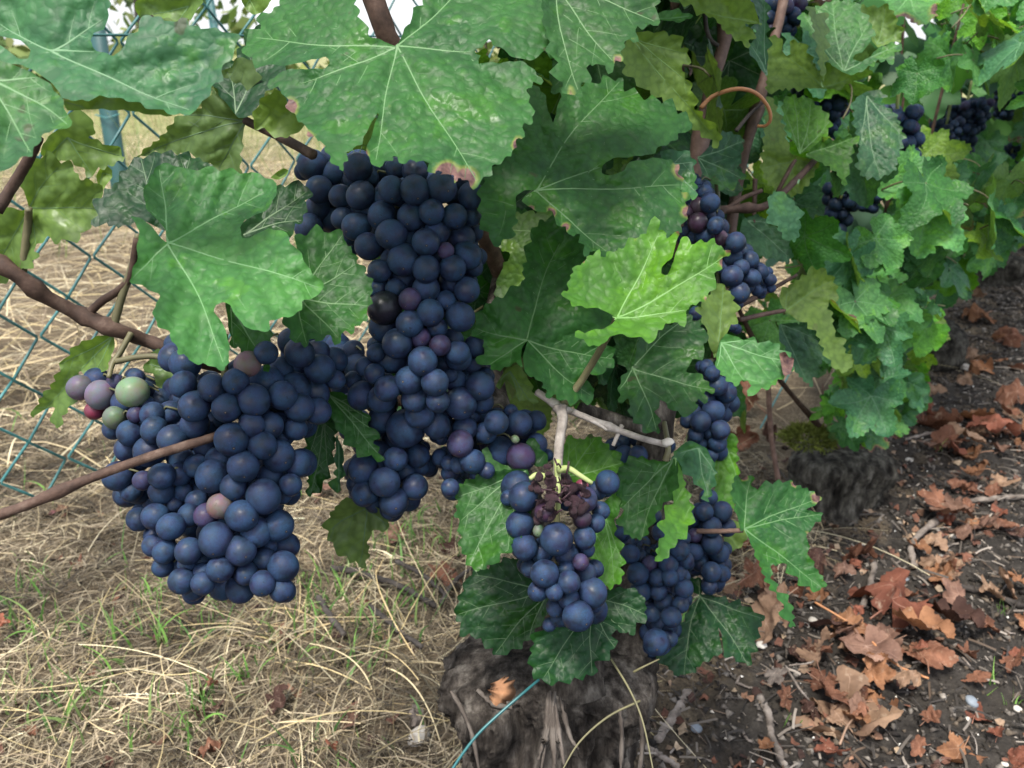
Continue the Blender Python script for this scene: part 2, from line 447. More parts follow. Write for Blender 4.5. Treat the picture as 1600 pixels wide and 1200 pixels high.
def leaf_mesh(name, outline, J, tips, mapper, spacing=.0022, tooth=.0029, brown=0.0, seed=0, ds=.0011,
              quilt=.0026, cup=2.2, fold=0.0, wave=.0035, veins=True, dry=False, petiole=None, both=False, curl=.22, lobe=.24, soften=1, spots=()):
    r = np.random.default_rng(seed)
    J = np.asarray(J, float)
    P, s = resample(chaikin(outline, soften), ds)
    T = np.roll(P, -1, 0) - np.roll(P, 1, 0); T /= np.linalg.norm(T, axis=1)[:, None] + 1e-12
    area = np.sum(P[:, 0] * np.roll(P[:, 1], -1) - np.roll(P[:, 0], -1) * P[:, 1])
    out = np.stack([T[:, 1], -T[:, 0]], 1) * (1 if area > 0 else -1)
    # saw teeth along the margin
    off = np.zeros(len(P)); p = 0.0; tot = s[-1] + ds
    while p < tot:
        w = r.uniform(.0036, .0115); a = tooth * w / .0062 * r.uniform(.5, 1.15)
        k = (s >= p) & (s < p + w); f = (s[k] - p) / w
        off[k] = a * np.where(f < .68, f / .68, (1 - f) / .32) - a * .35
        p += w
    fade = np.clip((np.linalg.norm(P - J, axis=1) - .006) / .014, 0, 1)
    nar = inside(P, P + out * .0075).astype(float)
    nar = np.convolve(np.r_[nar[-6:], nar, nar[:6]], np.ones(13) / 13, 'valid')
    P = P + out * (off * fade * (1 - .85 * np.clip(nar * 2, 0, 1)))[:, None]
    lo, hi = P.min(0), P.max(0)
    gx, gy = np.meshgrid(np.arange(lo[0], hi[0], spacing), np.arange(lo[1], hi[1], spacing * .87))
    gx = gx + (np.arange(gx.shape[0]) % 2)[:, None] * spacing * .5
    G = np.stack([gx.ravel(), gy.ravel()], 1) + r.normal(size=(gx.size, 2)) * spacing * .1
    G = G[inside(P, G)]
    Q = np.roll(P, -1, 0)
    if len(G): G = G[segdist(G, P, Q) > spacing * .55]
    mains, secs = vein_lines(P, J, tips, r)
    VP = [m[::1] for m in mains] + [m[::2] for m in secs]
    if veins and len(VP):
        VA = np.vstack([m[:-1] for m in mains + secs]); VB = np.vstack([m[1:] for m in mains + secs])
        VP = np.vstack(VP); VP = VP[inside(P, VP)]; VP = VP[segdist(VP, P, Q) > spacing * .3]
        if len(G): G = G[segdist(G, VA, VB) > spacing * .42]
        G = np.vstack([G, VP])
    n = len(P)
    res = delaunay_2d_cdt([Vector(v) for v in np.vstack([P, G])], [(i, (i + 1) % n) for i in range(n)], [], 1, 1e-7)
    U = np.array([(v.x, v.y) for v in res[0]]); F = np.array([f for f in res[2] if len(f) == 3], int)
    edge = segdist(U, P, Q)
    segA = np.vstack([m[:-1] for m in mains] + [m[:-1] for m in secs]) if mains else np.zeros((1, 2)) + 9
    segB = np.vstack([m[1:] for m in mains] + [m[1:] for m in secs]) if mains else np.zeros((1, 2)) + 9.1
    if mains: mA = np.vstack([m[:-1] for m in mains]); mB = np.vstack([m[1:] for m in mains])
    w1, w2, w3 = Wave(seed + 11, 38), Wave(seed + 12, 95), Wave(seed + 13, 16)
    main_dir = (np.asarray(tips[0]) - J) if len(tips) else np.array([0, 1.0]); main_dir = main_dir / (np.linalg.norm(main_dir) + 1e-9)
    perp = np.array([-main_dir[1], main_dir[0]])
    def height(X):
        d = segdist(X, segA, segB); e = segdist(X, P, Q)
        rel = X - J; rr = np.linalg.norm(rel, axis=1)
        h = quilt * np.clip(d / .0045, 0, 1) ** .75
        h = h - cup * rr ** 2 + wave * w1(X) * np.clip(rr / .04, 0.2, 1.2) + .5 * wave * w3(X) + .25 * wave * w2(X) * np.exp(-e / .008)
        h = h + fold * np.abs(rel @ perp)
        if lobe and mains: h = h + lobe * (np.sqrt(segdist(X, mA, mB) ** 2 + .0016 ** 2) - .0016) * np.clip(1.25 - rr / .12, .4, 1)
        if curl: h = h + curl * np.exp(-e / .012) * .012 * (w3(X) + .6)
        return h, e
    H, _ = height(U)
    bn = Wave(seed + 21, 60); bn2 = Wave(seed + 22, 260)
    pm = np.clip(1.1 * Wave(seed + 23, 26)(U) - .80 + 1.5 * brown, 0, 1) if brown < .9 else 1.6
    br = np.clip(pm * 1.2 - edge / (.0045 + .022 * brown) + .22 * bn(U) * (pm > .1) + .1 * bn2(U), 0, 1) if brown > 0 else np.zeros(len(U))
    for su, sv, sr in spots:
        q = np.linalg.norm(U - (su, sv), axis=1) / sr
        br = np.maximum(br, np.clip(1.25 - q + .20 * bn(U) + .10 * bn2(U) - edge / (sr * 6), 0, 1))
    if len(spots): H = H + np.clip(br - .3, 0, 1) * .003 * bn2(U)
    pan = np.clip(segdist(U, segA, segB) / .003, 0, 1)
    if brown > 0: H = H + br * .002 * bn2(U)
    V = mapper(U, H); tri = F
    # face the viewer side consistently: counter-clockwise in (u, v)
    a2 = np.cross(U[F[:, 1]] - U[F[:, 0]], U[F[:, 2]] - U[F[:, 0]])
    tri[a2 < 0] = tri[a2 < 0][:, ::-1]
    mi = np.zeros(len(tri), int)
    Vs, Fs, Ms, Bs, Ps = [V], [tri], [mi], [br], [pan]; o = len(V)
    if veins:
        sides = (1, -1) if both else (1,)
        for lines, w0, wE, lift in ((mains, .00050, .00016, .00026),) + (() if both else ((secs, .00015, .00004, .00007),)):
            for ln in lines:
                T = np.gradient(ln, axis=0); T /= np.linalg.norm(T, axis=1)[:, None] + 1e-12
                nn = np.stack([-T[:, 1], T[:, 0]], 1); w = np.linspace(w0, wE, len(ln))[:, None]
                L_, M_, R_ = ln + nn * w, ln, ln - nn * w
                h, _ = height(M_)
                for sg in sides:
                    Z = np.r_[h + sg * .00012, h + sg * (lift + .0001), h + sg * .00012]
                    VV = mapper(np.vstack([L_, M_, R_]), Z); k = len(ln); i = np.arange(k - 1)
                    f = []
                    for a, b in ((0, k), (k, 2 * k)):
                        f += [np.stack([a + i, b + i, b + i + 1], 1), np.stack([a + i, b + i + 1, a + i + 1], 1)]
                    f = np.vstack(f)
                    if sg < 0: f = f[:, ::-1]
                    Vs.append(VV); Fs.append(f + o); Ms.append(np.ones(len(f), int)); Bs.append(np.zeros(len(VV))); Ps.append(np.zeros(len(VV))); o += len(VV)
    if petiole is not None:
        PV, PF = tube_arrays(np.asarray(petiole[0]), petiole[1], 6)
        tf = np.vstack([PF[:, [0, 1, 2]], PF[:, [0, 2, 3]]])
        Vs.append(PV); Fs.append(tf + o); Ms.append(np.full(len(tf), 2)); Bs.append(np.zeros(len(PV))); Ps.append(np.ones(len(PV))); o += len(PV)
    mats = [M_DRY, M_DVEIN, M_DVEIN] if dry else [M_LEAF, M_VEIN, M_PET]
    return mesh_np(name, np.vstack(Vs), np.vstack(Fs), mats, np.concatenate(Ms), True, {'brown': np.concatenate(Bs), 'panel': np.concatenate(Ps)})

# a generic five-lobed vine leaf, junction at the origin, tip along +Y, size about 1 unit = R metres
def lobed_outline(r, R):
    lob = [(0, 1.0), (52, .9), (-52, .9), (104, .72), (-104, .72), (148, .55), (-148, .55)]
    th = np.linspace(-176, 176, 150); out = []
    dep = r.uniform(.26, .55)
    lens = [l * r.uniform(.88, 1.1) for _, l in lob]; angs = [a + r.uniform(-5, 5) for a, _ in lob]
    for t in th:
        v = 0
        for a, L in zip(angs, lens):
            d = abs(t - a) / 30.0
            v = max(v, L * (1 - (dep + .04) * min(d, 1.6) ** 1.5))
        if abs(t) > 160: v *= 1 - .75 * ((abs(t) - 160) / 16) ** 1.0
        out.append((math.sin(math.radians(t)) * v * R, math.cos(math.radians(t)) * v * R))
    tips = [(math.sin(math.radians(a)) * L * R * .93, math.cos(math.radians(a)) * L * R * .93) for a, L in zip(angs[:5], lens[:5])]
    return np.array(out), tips

def flat_map(U, H):
    return np.stack([U[:, 0], U[:, 1], H], 1)

def proto_leaf(seed, R=.062, brown=0.0, fold=0.0, cup=2.2, wave=.005, spacing=.006, pet=True, curl=0.0, both=True):
    r = np.random.default_rng(seed)
    out, tips = lobed_outline(r, R)
    pp = None
    if pet:
        k = r.uniform(-.02, .02)
        pp = (catmull([(0, .001, -.0006), (k * .3, -.010, -.006), (k, -.020, -.022), (k * 1.2, -.026, -.042)], 9), np.linspace(.0009, .0012, 9))
    return leaf_mesh('leaf', out, (0, 0), tips, flat_map, spacing=spacing, ds=.0024, tooth=.0029, brown=brown, seed=seed, fold=fold, cup=cup,
                     wave=wave, petiole=pp, both=both, quilt=.0016, curl=curl)

def crumple_map(seed, amp, roll):
    w1, w2 = Wave(seed, 42), Wave(seed + 1, 120); r = np.random.default_rng(seed); a = r.uniform(0, 6.28); d = np.array([math.cos(a), math.sin(a)])
    def f(U, H):
        x, y = U[:, 0], U[:, 1]
        q = U @ d
        z = H + amp * w1(U) + .35 * amp * w2(U) + roll * q * q
        k = 1 - .25 * np.clip(np.abs(q) * roll, 0, 1)
        return np.stack([x * k + .3 * amp * w2(U + .1), y * k, z], 1)
    return f

def dry_leaf(seed, R=.055, crum=1.0):
    r = np.random.default_rng(seed)
    out, tips = lobed_outline(r, R)
    k = r.uniform(-.02, .02)
    pp = (catmull([(0, .001, 0), (k, -.02, .004), (2 * k, -.045, .002)], 8), np.linspace(.0008, .0012, 8))
    return leaf_mesh('fallen_leaf', out, (0, 0), tips, crumple_map(seed, crum * r.uniform(.010, .018), r.uniform(3, 14) * r.choice([-1, 1])), spacing=.0038, ds=.0022, tooth=.003,
                     seed=seed, cup=0, wave=.004, dry=True, petiole=pp, both=True)

# ------------------------------------------------------------------ roots of the things
def thing(name, label, cat, loc, group=None):
    o = link(name, None, None, loc)
    o.empty_display_size = .02
    return tag(o, label, cat, group)

ROW = np.array([.605, .796]); NRM = np.array([.796, -.605])
V0 = np.array([.035, .455])
def vine_xy(k): return V0 + np.array([.41, .54]) * k

# ------------------------------------------------------------------ ground, one sheet to the horizon
def axis(lo, hi, step, far, grow):
    a = list(np.arange(lo, hi, step)); d = step; x = hi
    while x < far: x += d; a.append(x); d *= grow
    d = step; x = lo; b = []
    while x > -far: x -= d; b.append(x); d *= grow
    return np.array(b[::-1] + a)

gw1, gw2, gw3, gw4 = Wave(101, 5), Wave(102, 22), Wave(103, 75), Wave(104, 190)
def row_side(X):
    """metres to the right (+) or left (-) of the vine row"""
    return (X - V0) @ NRM
def ground_z(X):
    X = np.atleast_2d(X); s = row_side(X); near = np.exp(-np.linalg.norm(X, axis=1) / 3)
    h = .012 * gw1(X) * near + .006 * gw2(X) * near
    soil = np.clip((s + .06) / .12, 0, 1)
    h += near * soil * (.0055 * gw3(X) + .0030 * gw4(X)) + near * (1 - soil) * .003 * gw3(X)
    h += .03 * np.exp(-(s / .13) ** 2) * near
    h += .05 * np.clip((-s - .5) / 1.5, 0, 1) * near
    return h
gxs = axis(-1.1, 2.0, .0085, 80, 1.16); gys = axis(.18, 3.2, .0095, 80, 1.16)
GX, GY = np.meshgrid(gxs, gys)
GP = np.stack([GX.ravel(), GY.ravel()], 1)
nx, ny = len(gxs), len(gys)
i0 = (np.arange(ny - 1)[:, None] * nx + np.arange(nx - 1)[None]).ravel()
GF = np.stack([i0, i0 + 1, i0 + nx + 1, i0 + nx], 1)
def soil_material():
    m, n, l, p = new_mat('soil')
    a = n.new('ShaderNodeAttribute'); a.attribute_name = 'side'
    tc = n.new('ShaderNodeTexCoord'); v = tc.outputs['Object']
    f1 = noise(n, l, v, 9, 6, .65); f2 = noise(n, l, v, 70, 8, .75); f3 = noise(n, l, v, 260, 6, .7)
    soil = ramp(n, l, f2, [(.3, (.009, .0085, .008)), (.5, (.028, .025, .022)), (.68, (.064, .057, .049)), (.8, (.13, .12, .105))])
    soil = mixc(n, l, maprange(n, l, f1, .45, .7, 0, .6), soil, (.055, .047, .037))
    pv = n.new('ShaderNodeTexVoronoi'); pv.inputs['Scale'].default_value = 130; l.new(v, pv.inputs['Vector'])
    straw = ramp(n, l, f3, [(.3, (.045, .034, .022)), (.5, (.13, .10, .065)), (.7, (.26, .21, .14))])
    straw = mixc(n, l, maprange(n, l, f1, .4, .65, 0, .7), straw, (.055, .043, .03))
    sep = n.new('ShaderNodeSeparateXYZ'); l.new(v, sep.inputs[0])
    farg = maprange(n, l, sep.outputs[1], 3.0, 6.0)
    straw = mixc(n, l, farg, straw, ramp(n, l, noise(n, l, v, 3.0, 6, .7), [(.3, (.12, .13, .05)), (.6, (.22, .21, .10)), (.8, (.30, .26, .15))]))
    k = math_(n, l, 'ADD', a.outputs['Fac'], math_(n, l, 'MULTIPLY', math_(n, l, 'SUBTRACT', f1, .5), .5))
    c = mixc(n, l, maprange(n, l, k, -.06, .06), straw, soil)
    l.new(c, p.inputs['Base Color']); p.inputs['Roughness'].default_value = .95; p.inputs['Specular IOR Level'].default_value = .12
    b = n.new('ShaderNodeBump'); b.inputs['Strength'].default_value = .9; b.inputs['Distance'].default_value = .006
    l.new(math_(n, l, 'ADD', f2, math_(n, l, 'MULTIPLY', f3, .5)), b.inputs['Height']); l.new(b.outputs[0], p.inputs['Normal'])
    return m
gz = ground_z(GP)
ground = link('ground', mesh_np('ground', np.c_[GP, gz], GF, [soil_material()], None, True, {'side': np.clip(row_side(GP), -3, 3)}))
tag(ground, kind='structure')

def on_ground(px, py, lift=0.0):
    g = ground_at(px, py)
    for _ in range(3):
        g = ground_at(px, py, float(ground_z(g[None, :2])[0]))
    return np.array([g[0], g[1], float(ground_z(g[None, :2])[0]) + lift])

# ------------------------------------------------------------------ scattered straw, grass, crumbs (uncountable: stuff)
def blades(P0, az, el, L, W, arc, bend, cols, name, mat, label_kind='stuff', nseg=5, taper=True, min_lift=.001, roll=None):
    n = len(P0); t = np.linspace(0, 1, nseg + 1)
    dirh = np.stack([np.cos(az), np.sin(az)], 1); side = np.stack([-np.sin(az), np.cos(az)], 1)
    hx = L[:, None] * np.cos(el)[:, None] * t
    lz = L[:, None] * (np.sin(el)[:, None] * t - arc[:, None] * t ** 2)
    lat = bend[:, None] * L[:, None] * t ** 2
    XY = P0[:, None, :2] + hx[..., None] * dirh[:, None] + lat[..., None] * side[:, None]
    base = ground_z(XY.reshape(-1, 2)).reshape(n, -1)
    Z = np.maximum(P0[:, None, 2] + lz, base + min_lift)
    C = np.concatenate([XY, Z[..., None]], 2)
    w = W[:, None] * (np.clip(1.15 - t, .12, 1) if taper else np.ones_like(t)) * .5
    rl = rng.uniform(-.9, .9, n) if roll is None else roll
    wv = np.stack([side[:, 0] * np.cos(rl), side[:, 1] * np.cos(rl), np.sin(rl)], 1)
    A = C + w[..., None] * wv[:, None]; B = C - w[..., None] * wv[:, None]
    V = np.stack([A, B], 2).reshape(-1, 3)
    k = (np.arange(n)[:, None] * (nseg + 1) * 2 + np.arange(nseg)[None] * 2).ravel()
    F = np.stack([k, k + 1, k + 3, k + 2], 1)
    cc = np.repeat(np.c_[cols, np.ones(n)], (nseg + 1) * 2, 0)
    o = link(name, mesh_np(name, V, F, [mat], None, True, {'col': cc}))
    return tag(o, kind=label_kind)

def pick(cols, n, jit=.18):
    c = np.array(cols)[rng.integers(0, len(cols), n)]
    return np.clip(c * (1 + rng.normal(size=(n, 1)) * jit), .004, .9)

STRAW = [(.38, .31, .185), (.30, .24, .14), (.47, .41, .27), (.20, .16, .10), (.13, .10, .065), (.41, .33, .17), (.34, .30, .20)]
DULL = [(.14, .112, .075), (.22, .18, .12), (.06, .048, .034), (.32, .265, .18)]
def sample(n, xlo, xhi, ylo, yhi, cond):
    out = []
    while sum(map(len, out)) < n:
        X = np.stack([rng.uniform(xlo, xhi, n * 2), rng.uniform(ylo, yhi, n * 2)], 1)
        out.append(X[cond(X)])
    return np.vstack(out)[:n]
def gp(X, lift): return np.c_[X, ground_z(X) + lift]
def field(n, box, cond, Lr, Wr, elr, cols, name, mat, lift=(0, .02), bendr=.35, **kw):
    X = sample(n, *box, cond); el = np.abs(rng.normal(size=n)) * elr; L = rng.uniform(*Lr, n) ** 1.0
    arc = np.sin(el) * rng.uniform(.7, 1.5, n)
    pat = np.clip(.82 + .50 * gw2(X * .8) + .32 * gw3(X * .6), .20, 1.4)[:, None] if cond is left else 1.0
    return blades(gp(X, rng.uniform(*lift, n)), rng.uniform(0, 6.283, n), el, L, rng.uniform(*Wr, n), arc, rng.normal(size=n) * bendr, np.clip(pick(cols, n) * pat, .01, .8), name, mat, **kw)

left = lambda X: row_side(X) + .05 * gw2(X) < -.05
field(62000, (-1.1, .4, .3, 1.5), left, (.010, .06), (.0005, .0017), .20, DULL + DULL + STRAW[1:4], 'straw_litter', M_STRAW, (0, .012), nseg=3)
field(2800, (-1.1, .4, .3, 1.5), left, (.03, .16), (.0005, .0011), .20, STRAW, 'dry_grass', M_STRAW, (.004, .022), nseg=7, taper=False)
field(9000, (-2.2, .9, 1.3, 4.2), lambda X: row_side(X) < -.15, (.08, .30), (.0015, .0035), .35, STRAW, 'dry_grass', M_STRAW, (.0, .03), nseg=5)
field(7000, (-3.5, .8, 1.0, 5.5), lambda X: row_side(X) < -.72, (.10, .30), (.0015, .003), .5, STRAW, 'dry_grass', M_STRAW, (.0, .04), nseg=5)
n = 5000
X = sample(n, -5, 1.2, 2.2, 9, lambda X: row_side(X) < -1.0)
blades(gp(X, .0), rng.uniform(0, 6.283, n), rng.uniform(.9, 1.45, n), rng.uniform(.12, .45, n), rng.uniform(.002, .005, n), rng.uniform(.05, .4, n), rng.normal(size=n) * .2,
       pick([(.16, .22, .06), (.24, .24, .10), (.34, .28, .15), (.10, .17, .04)], n), 'meadow_grass', M_GRASS)
# straw arching over the left of the stump
n = 70
c = np.array([on_ground(600, 1010)[:2]])
X = c + rng.normal(size=(n, 2)) * [.10, .05]; X = X[row_side(X) < -.05]; n = len(X)
blades(gp(X, .004), rng.choice([.3, 2.4, 3.3, 5.4, -.4], n) + rng.normal(size=n) * .4, np.abs(rng.normal(size=n)) * .3 + .05, rng.uniform(.08, .22, n), rng.uniform(.0007, .0013, n), rng.uniform(.1, .8, n), rng.normal(size=n) * .4,
       pick([(.48, .38, .20), (.55, .46, .28), (.42, .32, .16)], n), 'dry_grass', M_STRAW, nseg=10, taper=False)
# fresh green blades in tufts
spots = [(430, 1000), (470, 960), (400, 1010), (650, 855), (640, 830), (600, 850), (690, 800), (90, 1100), (230, 1140), (25, 1100), (240, 930), (255, 1010), (600, 1010), (560, 990), (620, 960), (330, 930),
         (490, 1180), (100, 1140), (170, 1060), (380, 1060), (530, 950), (680, 870), (720, 770), (310, 1090), (60, 990), (540, 1040), (500, 910), (560, 900), (120, 1000), (200, 1000), (345, 985), (455, 1030), (720, 850), (45, 930), (300, 1150)]
XS, NB = [], []
for (px, py) in spots:
    k = rng.integers(8, 24); XS.append(on_ground(px, py)[:2] + rng.normal(size=(k, 2)) * .016)
XS.append(sample(420, -1.0, .3, .35, 1.3, left))
X = np.vstack(XS); n = len(X)
blades(gp(X, 0), rng.uniform(0, 6.283, n), rng.uniform(.9, 1.5, n), rng.uniform(.018, .065, n), rng.uniform(.0014, .0042, n), rng.uniform(.05, .5, n), rng.normal(size=n) * .25,
       pick([(.11, .24, .05), (.15, .30, .06), (.09, .19, .05), (.19, .27, .09)], n), 'green_grass', M_GRASS, nseg=5)
# few sprouts in the bare soil
XS = [on_ground(px, py)[:2] + rng.normal(size=(5, 2)) * .004 for px, py in ((1563, 960), (1548, 1065), (1585, 1100), (1465, 705), (1235, 1110))]
X = np.vstack(XS); n = len(X)
blades(gp(X, 0), rng.uniform(0, 6.283, n), rng.uniform(1.0, 1.5, n), rng.uniform(.012, .03, n), rng.uniform(.001, .002, n), rng.uniform(.05, .4, n), rng.normal(size=n) * .2,
       pick([(.14, .28, .06), (.2, .36, .08)], n), 'green_grass', M_GRASS)

def crumbs(n, X, smin, smax, cols, name, flat=.6, jit=.25, lift=.15):
    base = np.array([(1, 0, 0), (-.6, .8, 0), (-.5, -.9, 0), (.2, .1, 1), (.1, .0, -.8)], float)
    T = np.array([(0, 1, 3), (1, 2, 3), (2, 0, 3), (1, 0, 4), (2, 1, 4), (0, 2, 4)])
    S = np.exp(rng.uniform(math.log(smin), math.log(smax), n))
    a = rng.uniform(0, 6.283, n); ca, sa = np.cos(a), np.sin(a)
    B = base[None] * (1 + rng.normal(size=(n, 5, 3)) * .28)
    B[..., 2] *= flat
    Xr = B[..., 0] * ca[:, None] - B[..., 1] * sa[:, None]; Yr = B[..., 0] * sa[:, None] + B[..., 1] * ca[:, None]
    tilt = rng.normal(size=n) * .5
    Zr = B[..., 2] + Xr * tilt[:, None] * .6
    V = np.stack([Xr, Yr, Zr], 2) * S[:, None, None]
    V += gp(X, 0)[:, None, :]; V[..., 2] += (S * lift)[:, None]
    F = (np.arange(n)[:, None, None] * 5 + T[None]).reshape(-1, 3)
    o = link(name, mesh_np(name, V.reshape(-1, 3), F, [M_CHIP], None, False, {'col': np.repeat(np.c_[pick(cols, n, jit), np.ones(n)], 5, 0)}))
    return tag(o, kind='stuff')
right = lambda X: row_side(X) + .04 * gw2(X) > -.05
SOILC = [(.028, .024, .020), (.048, .042, .036), (.082, .072, .062), (.022, .019, .017), (.14, .125, .108), (.075, .060, .045)]
X = sample(34000, .0, 1.5, .35, 2.2, right); crumbs(34000, X, .0010, .0060, SOILC, 'soil_crumbs')
X = sample(7000, .3, 2.6, 1.8, 4.5, right); crumbs(7000, X, .003, .010, SOILC, 'soil_crumbs')
X = sample(9000, -1.0, .3, .35, 1.3, left); crumbs(9000, X, .0010, .0040, SOILC + DULL, 'soil_crumbs')
X = sample(1500, .1, 1.8, .4, 2.6, right); crumbs(1500, X, .0006, .0024, [(.50, .47, .40), (.40, .36, .30), (.62, .60, .55)], 'grit', .8, .2, .9)
# shredded twig and bark mulch on the soil
field(6500, (.0, 1.6, .35, 2.4), right, (.006, .034), (.0008, .0026), .2, [(.07, .06, .05), (.13, .11, .09), (.035, .030, .026), (.22, .19, .16), (.085, .06, .042), (.03, .026, .022)], 'bark_mulch', M_STRAW, (.001, .010), .12, nseg=3, taper=False)
# torn bits of brown leaf
def leaf_bits(n, X, smin, smax, cols, name):
    t = np.linspace(0, 6.283, 7)[:-1]
    S = rng.uniform(smin, smax, n)
    R = S[:, None] * rng.uniform(.5, 1.1, (n, 6)); a = rng.uniform(0, 6.283, n)
    V = np.stack([R * np.cos(t + a[:, None]), R * np.sin(t + a[:, None]), rng.normal(size=(n, 6)) * S[:, None] * .45], 2)
    ctr = np.stack([np.zeros(n), np.zeros(n), rng.normal(size=n) * S * .25], 1)[:, None]
    V = np.concatenate([V, ctr], 1) + gp(X, .004)[:, None]
    T = np.array([(6, i, (i + 1) % 6) for i in range(6)])
    F = (np.arange(n)[:, None, None] * 7 + T).reshape(-1, 3)
    o = link(name, mesh_np(name, V.reshape(-1, 3), F, [M_CHIP], None, True, {'col': np.repeat(np.c_[pick(cols, n, .25), np.ones(n)], 7, 0)}))
    return tag(o, kind='stuff')
RUST = [(.12, .055, .036), (.085, .042, .03), (.15, .085, .055), (.055, .032, .026), (.18, .125, .085)]
def near_litter(X): 
    s = row_side(X); return (s > .10) & (gw2(X * .5) + .6 * gw1(X) > .1)
X = sample(800, .15, 1.8, .5, 3.0, near_litter); leaf_bits(800, X, .002, .006, RUST, 'leaf_litter')
X = sample(260, -.9, .3, .4, 1.3, left); leaf_bits(260, X, .005, .012, RUST[:4] + [(.10, .045, .045)], 'leaf_litter')
X = sample(500, -.1, .7, .5, 1.2, lambda X: np.abs(row_side(X) - .02) < .16); leaf_bits(500, X, .003, .008, RUST + [(.25, .19, .13)], 'leaf_litter')
# ------------------------------------------------------------------ chain link fence behind the row
FD = np.array([.6, .8]); FP0 = np.array([-.483, .83])
def fpt(s, h, off=0.0):
    p = FP0 + FD * s; nrm = np.array([.8, -.6]) * off
    return np.array([p[0] + nrm[0], p[1] + nrm[1], h])
fence = thing('chain_link_fence', 'teal chain link fence running behind the vines at the left', 'fence', fpt(0, 0))
CELL = .071 / 2
S0, S1, H0, H1 = -.9, 2.9, .135, 1.10
kk = int((S1 - S0) / (2 * CELL))
rows_ = int((H1 - H0) / CELL)
zig = []
for sgn in (1, -1):
    P = []
    for i in range(rows_ + 1):
        q = i % 2
        dep = .0022 * (1 if q == 0 else -1)
        s_ = (CELL - .001) * q * sgn
        P.append((s_ * FD[0] + .8 * dep, s_ * FD[1] - .6 * dep, H0 + i * CELL))
    # sharpen bends: short straight pieces with hooked corners
    Q = []
    for a, b in zip(P[:-1], P[1:]):
        a, b = np.array(a), np.array(b)
        Q += [a * .96 + b * .04, a * .5 + b * .5 , a * .04 + b * .96]
    V, F = tube_arrays(np.array(Q), .0016, 5)
    zig.append(mesh_np('mesh_wire', V, F, [M_TEALW]))
for i in range(kk):
    for j, me in enumerate(zig[:1]):
        w = fpt(S0 + i * 2 * CELL, 0)
        link('mesh_wire', me, fence, w)
w = fpt(0, 0)
# each wire spans one full cell: mirrored wires close the diamonds
for i in range(kk):
    link('mesh_wire', zig[1], fence, fpt(S0 + i * 2 * CELL + .0008, 0, -.001))
for h in (.605, 1.04):
    tube('tension_wire', [fpt(S0, h, .004), fpt(1.0, h - .004, .004), fpt(S1, h, .004)], .0016, M_TEALW, fence, 6)
for s_ in (1.05, 2.75):
    tube('fence_stake', [fpt(s_, -.05, -.012), fpt(s_ - .02, 1.25, -.012)], .009, M_POST, fence, 10)
def post(p0, p1, w, label):
    t = thing('fence_post', label, 'fence post', p0)
    p0, p1 = np.array(p0), np.array(p1)
    for dx, dy, ww, dd in ((0, 0, w, w * .25), (0, w * .4, w * .22, w * .8)):
        V, F = [], []
        c = [(-ww / 2, -dd / 2), (ww / 2, -dd / 2), (ww / 2, dd / 2), (-ww / 2, dd / 2)]
        for q in (p0, p1): V += [(q[0] - p0[0] + dx + a, q[1] - p0[1] + dy + b, q[2] - p0[2]) for a, b in c]
        F = [(0, 1, 5, 4), (1, 2, 6, 5), (2, 3, 7, 6), (3, 0, 4, 7), (4, 5, 6, 7)]
        link('flange' if dx == 0 and dy == 0 else 'web', mesh_np('post_piece', V, F, [M_POST], smooth=False), t, p0)
    for h in (.35, .7, 1.05):
        q = p0 + (p1 - p0) * h / p1[2]
        tube('tie_hook', [q + [-w * .7, -w * .2, .01], q + [0, -w * .35, 0], q + [w * .7, -w * .2, .012]], .0022, M_TEALW, t, 6)
    return t
a = on_ground(197, 352); post(a, a + np.array([.03, 0, 1.25]), .055, 'teal steel post standing beyond the chain link at upper left')
a = at(372, 300, 4.8); a[2] = 0; post(a, a + np.array([-.05, 0, 1.7]), .042, 'thin teal post seen beside the bright gap at the top')

# ------------------------------------------------------------------ trees and hedge far behind the fence
def crown_mesh(n, R, seed, cols, size):
    r = np.random.default_rng(seed)
    cl = r.normal(size=(26, 3)); cl /= np.linalg.norm(cl, axis=1)[:, None]; cl *= r.uniform(.3, 1, (26, 1)) * np.array(R)
    c = cl[r.integers(0, 26, n)] + r.normal(size=(n, 3)) * np.array(R) * .17
    u = r.normal(size=(n, 3)); u /= np.linalg.norm(u, axis=1)[:, None]; v = np.cross(u, r.normal(size=(n, 3))); v /= np.linalg.norm(v, axis=1)[:, None]
    s = size * r.uniform(.6, 1.3, (n, 1))
    V = np.stack([c - u * s, c + v * s * .55, c + u * s, c - v * s * .55], 1).reshape(-1, 3)
    F = np.arange(4 * n).reshape(n, 4)
    cc = np.array(cols)[r.integers(0, len(cols), n)] * r.uniform(.7, 1.2, (n, 1))
    return mesh_np('crown', V, F, [M_TREELEAF], None, True, {'col': np.repeat(np.c_[cc, np.ones(n)], 4, 0)})
TG = [(.10, .16, .035), (.15, .20, .05), (.20, .23, .07), (.07, .12, .03)]
for i, (x, y, h, lab) in enumerate([(-6.5, 9.5, 4.6, 'broad pale green tree beyond the fence post'), (-4.3, 10.5, 3.6, 'light green tree beside the sky gap beyond the fence'),
                                    (-9.5, 11, 5.2, 'tall olive green tree far beyond the fence'), (1.5, 11, 4.0, 'green tree behind the far vines')]):
    t = thing('tree', lab, 'tree', (x, y, 0), 'trees beyond the meadow')
    tube('trunk', [(x, y, -.1), (x + .1, y, h * .35), (x - .05, y + .1, h * .75)], [.14, .11, .05], M_TWIG, t, 10, 12)
    link('crown', crown_mesh(2600, (h * .42, h * .42, h * .42), 40 + i, TG, .085), t, (x, y, h * .62))
n = 3800
X = np.stack([rng.uniform(-9, 1.5, n), rng.normal(8.6, .5, n)], 1)
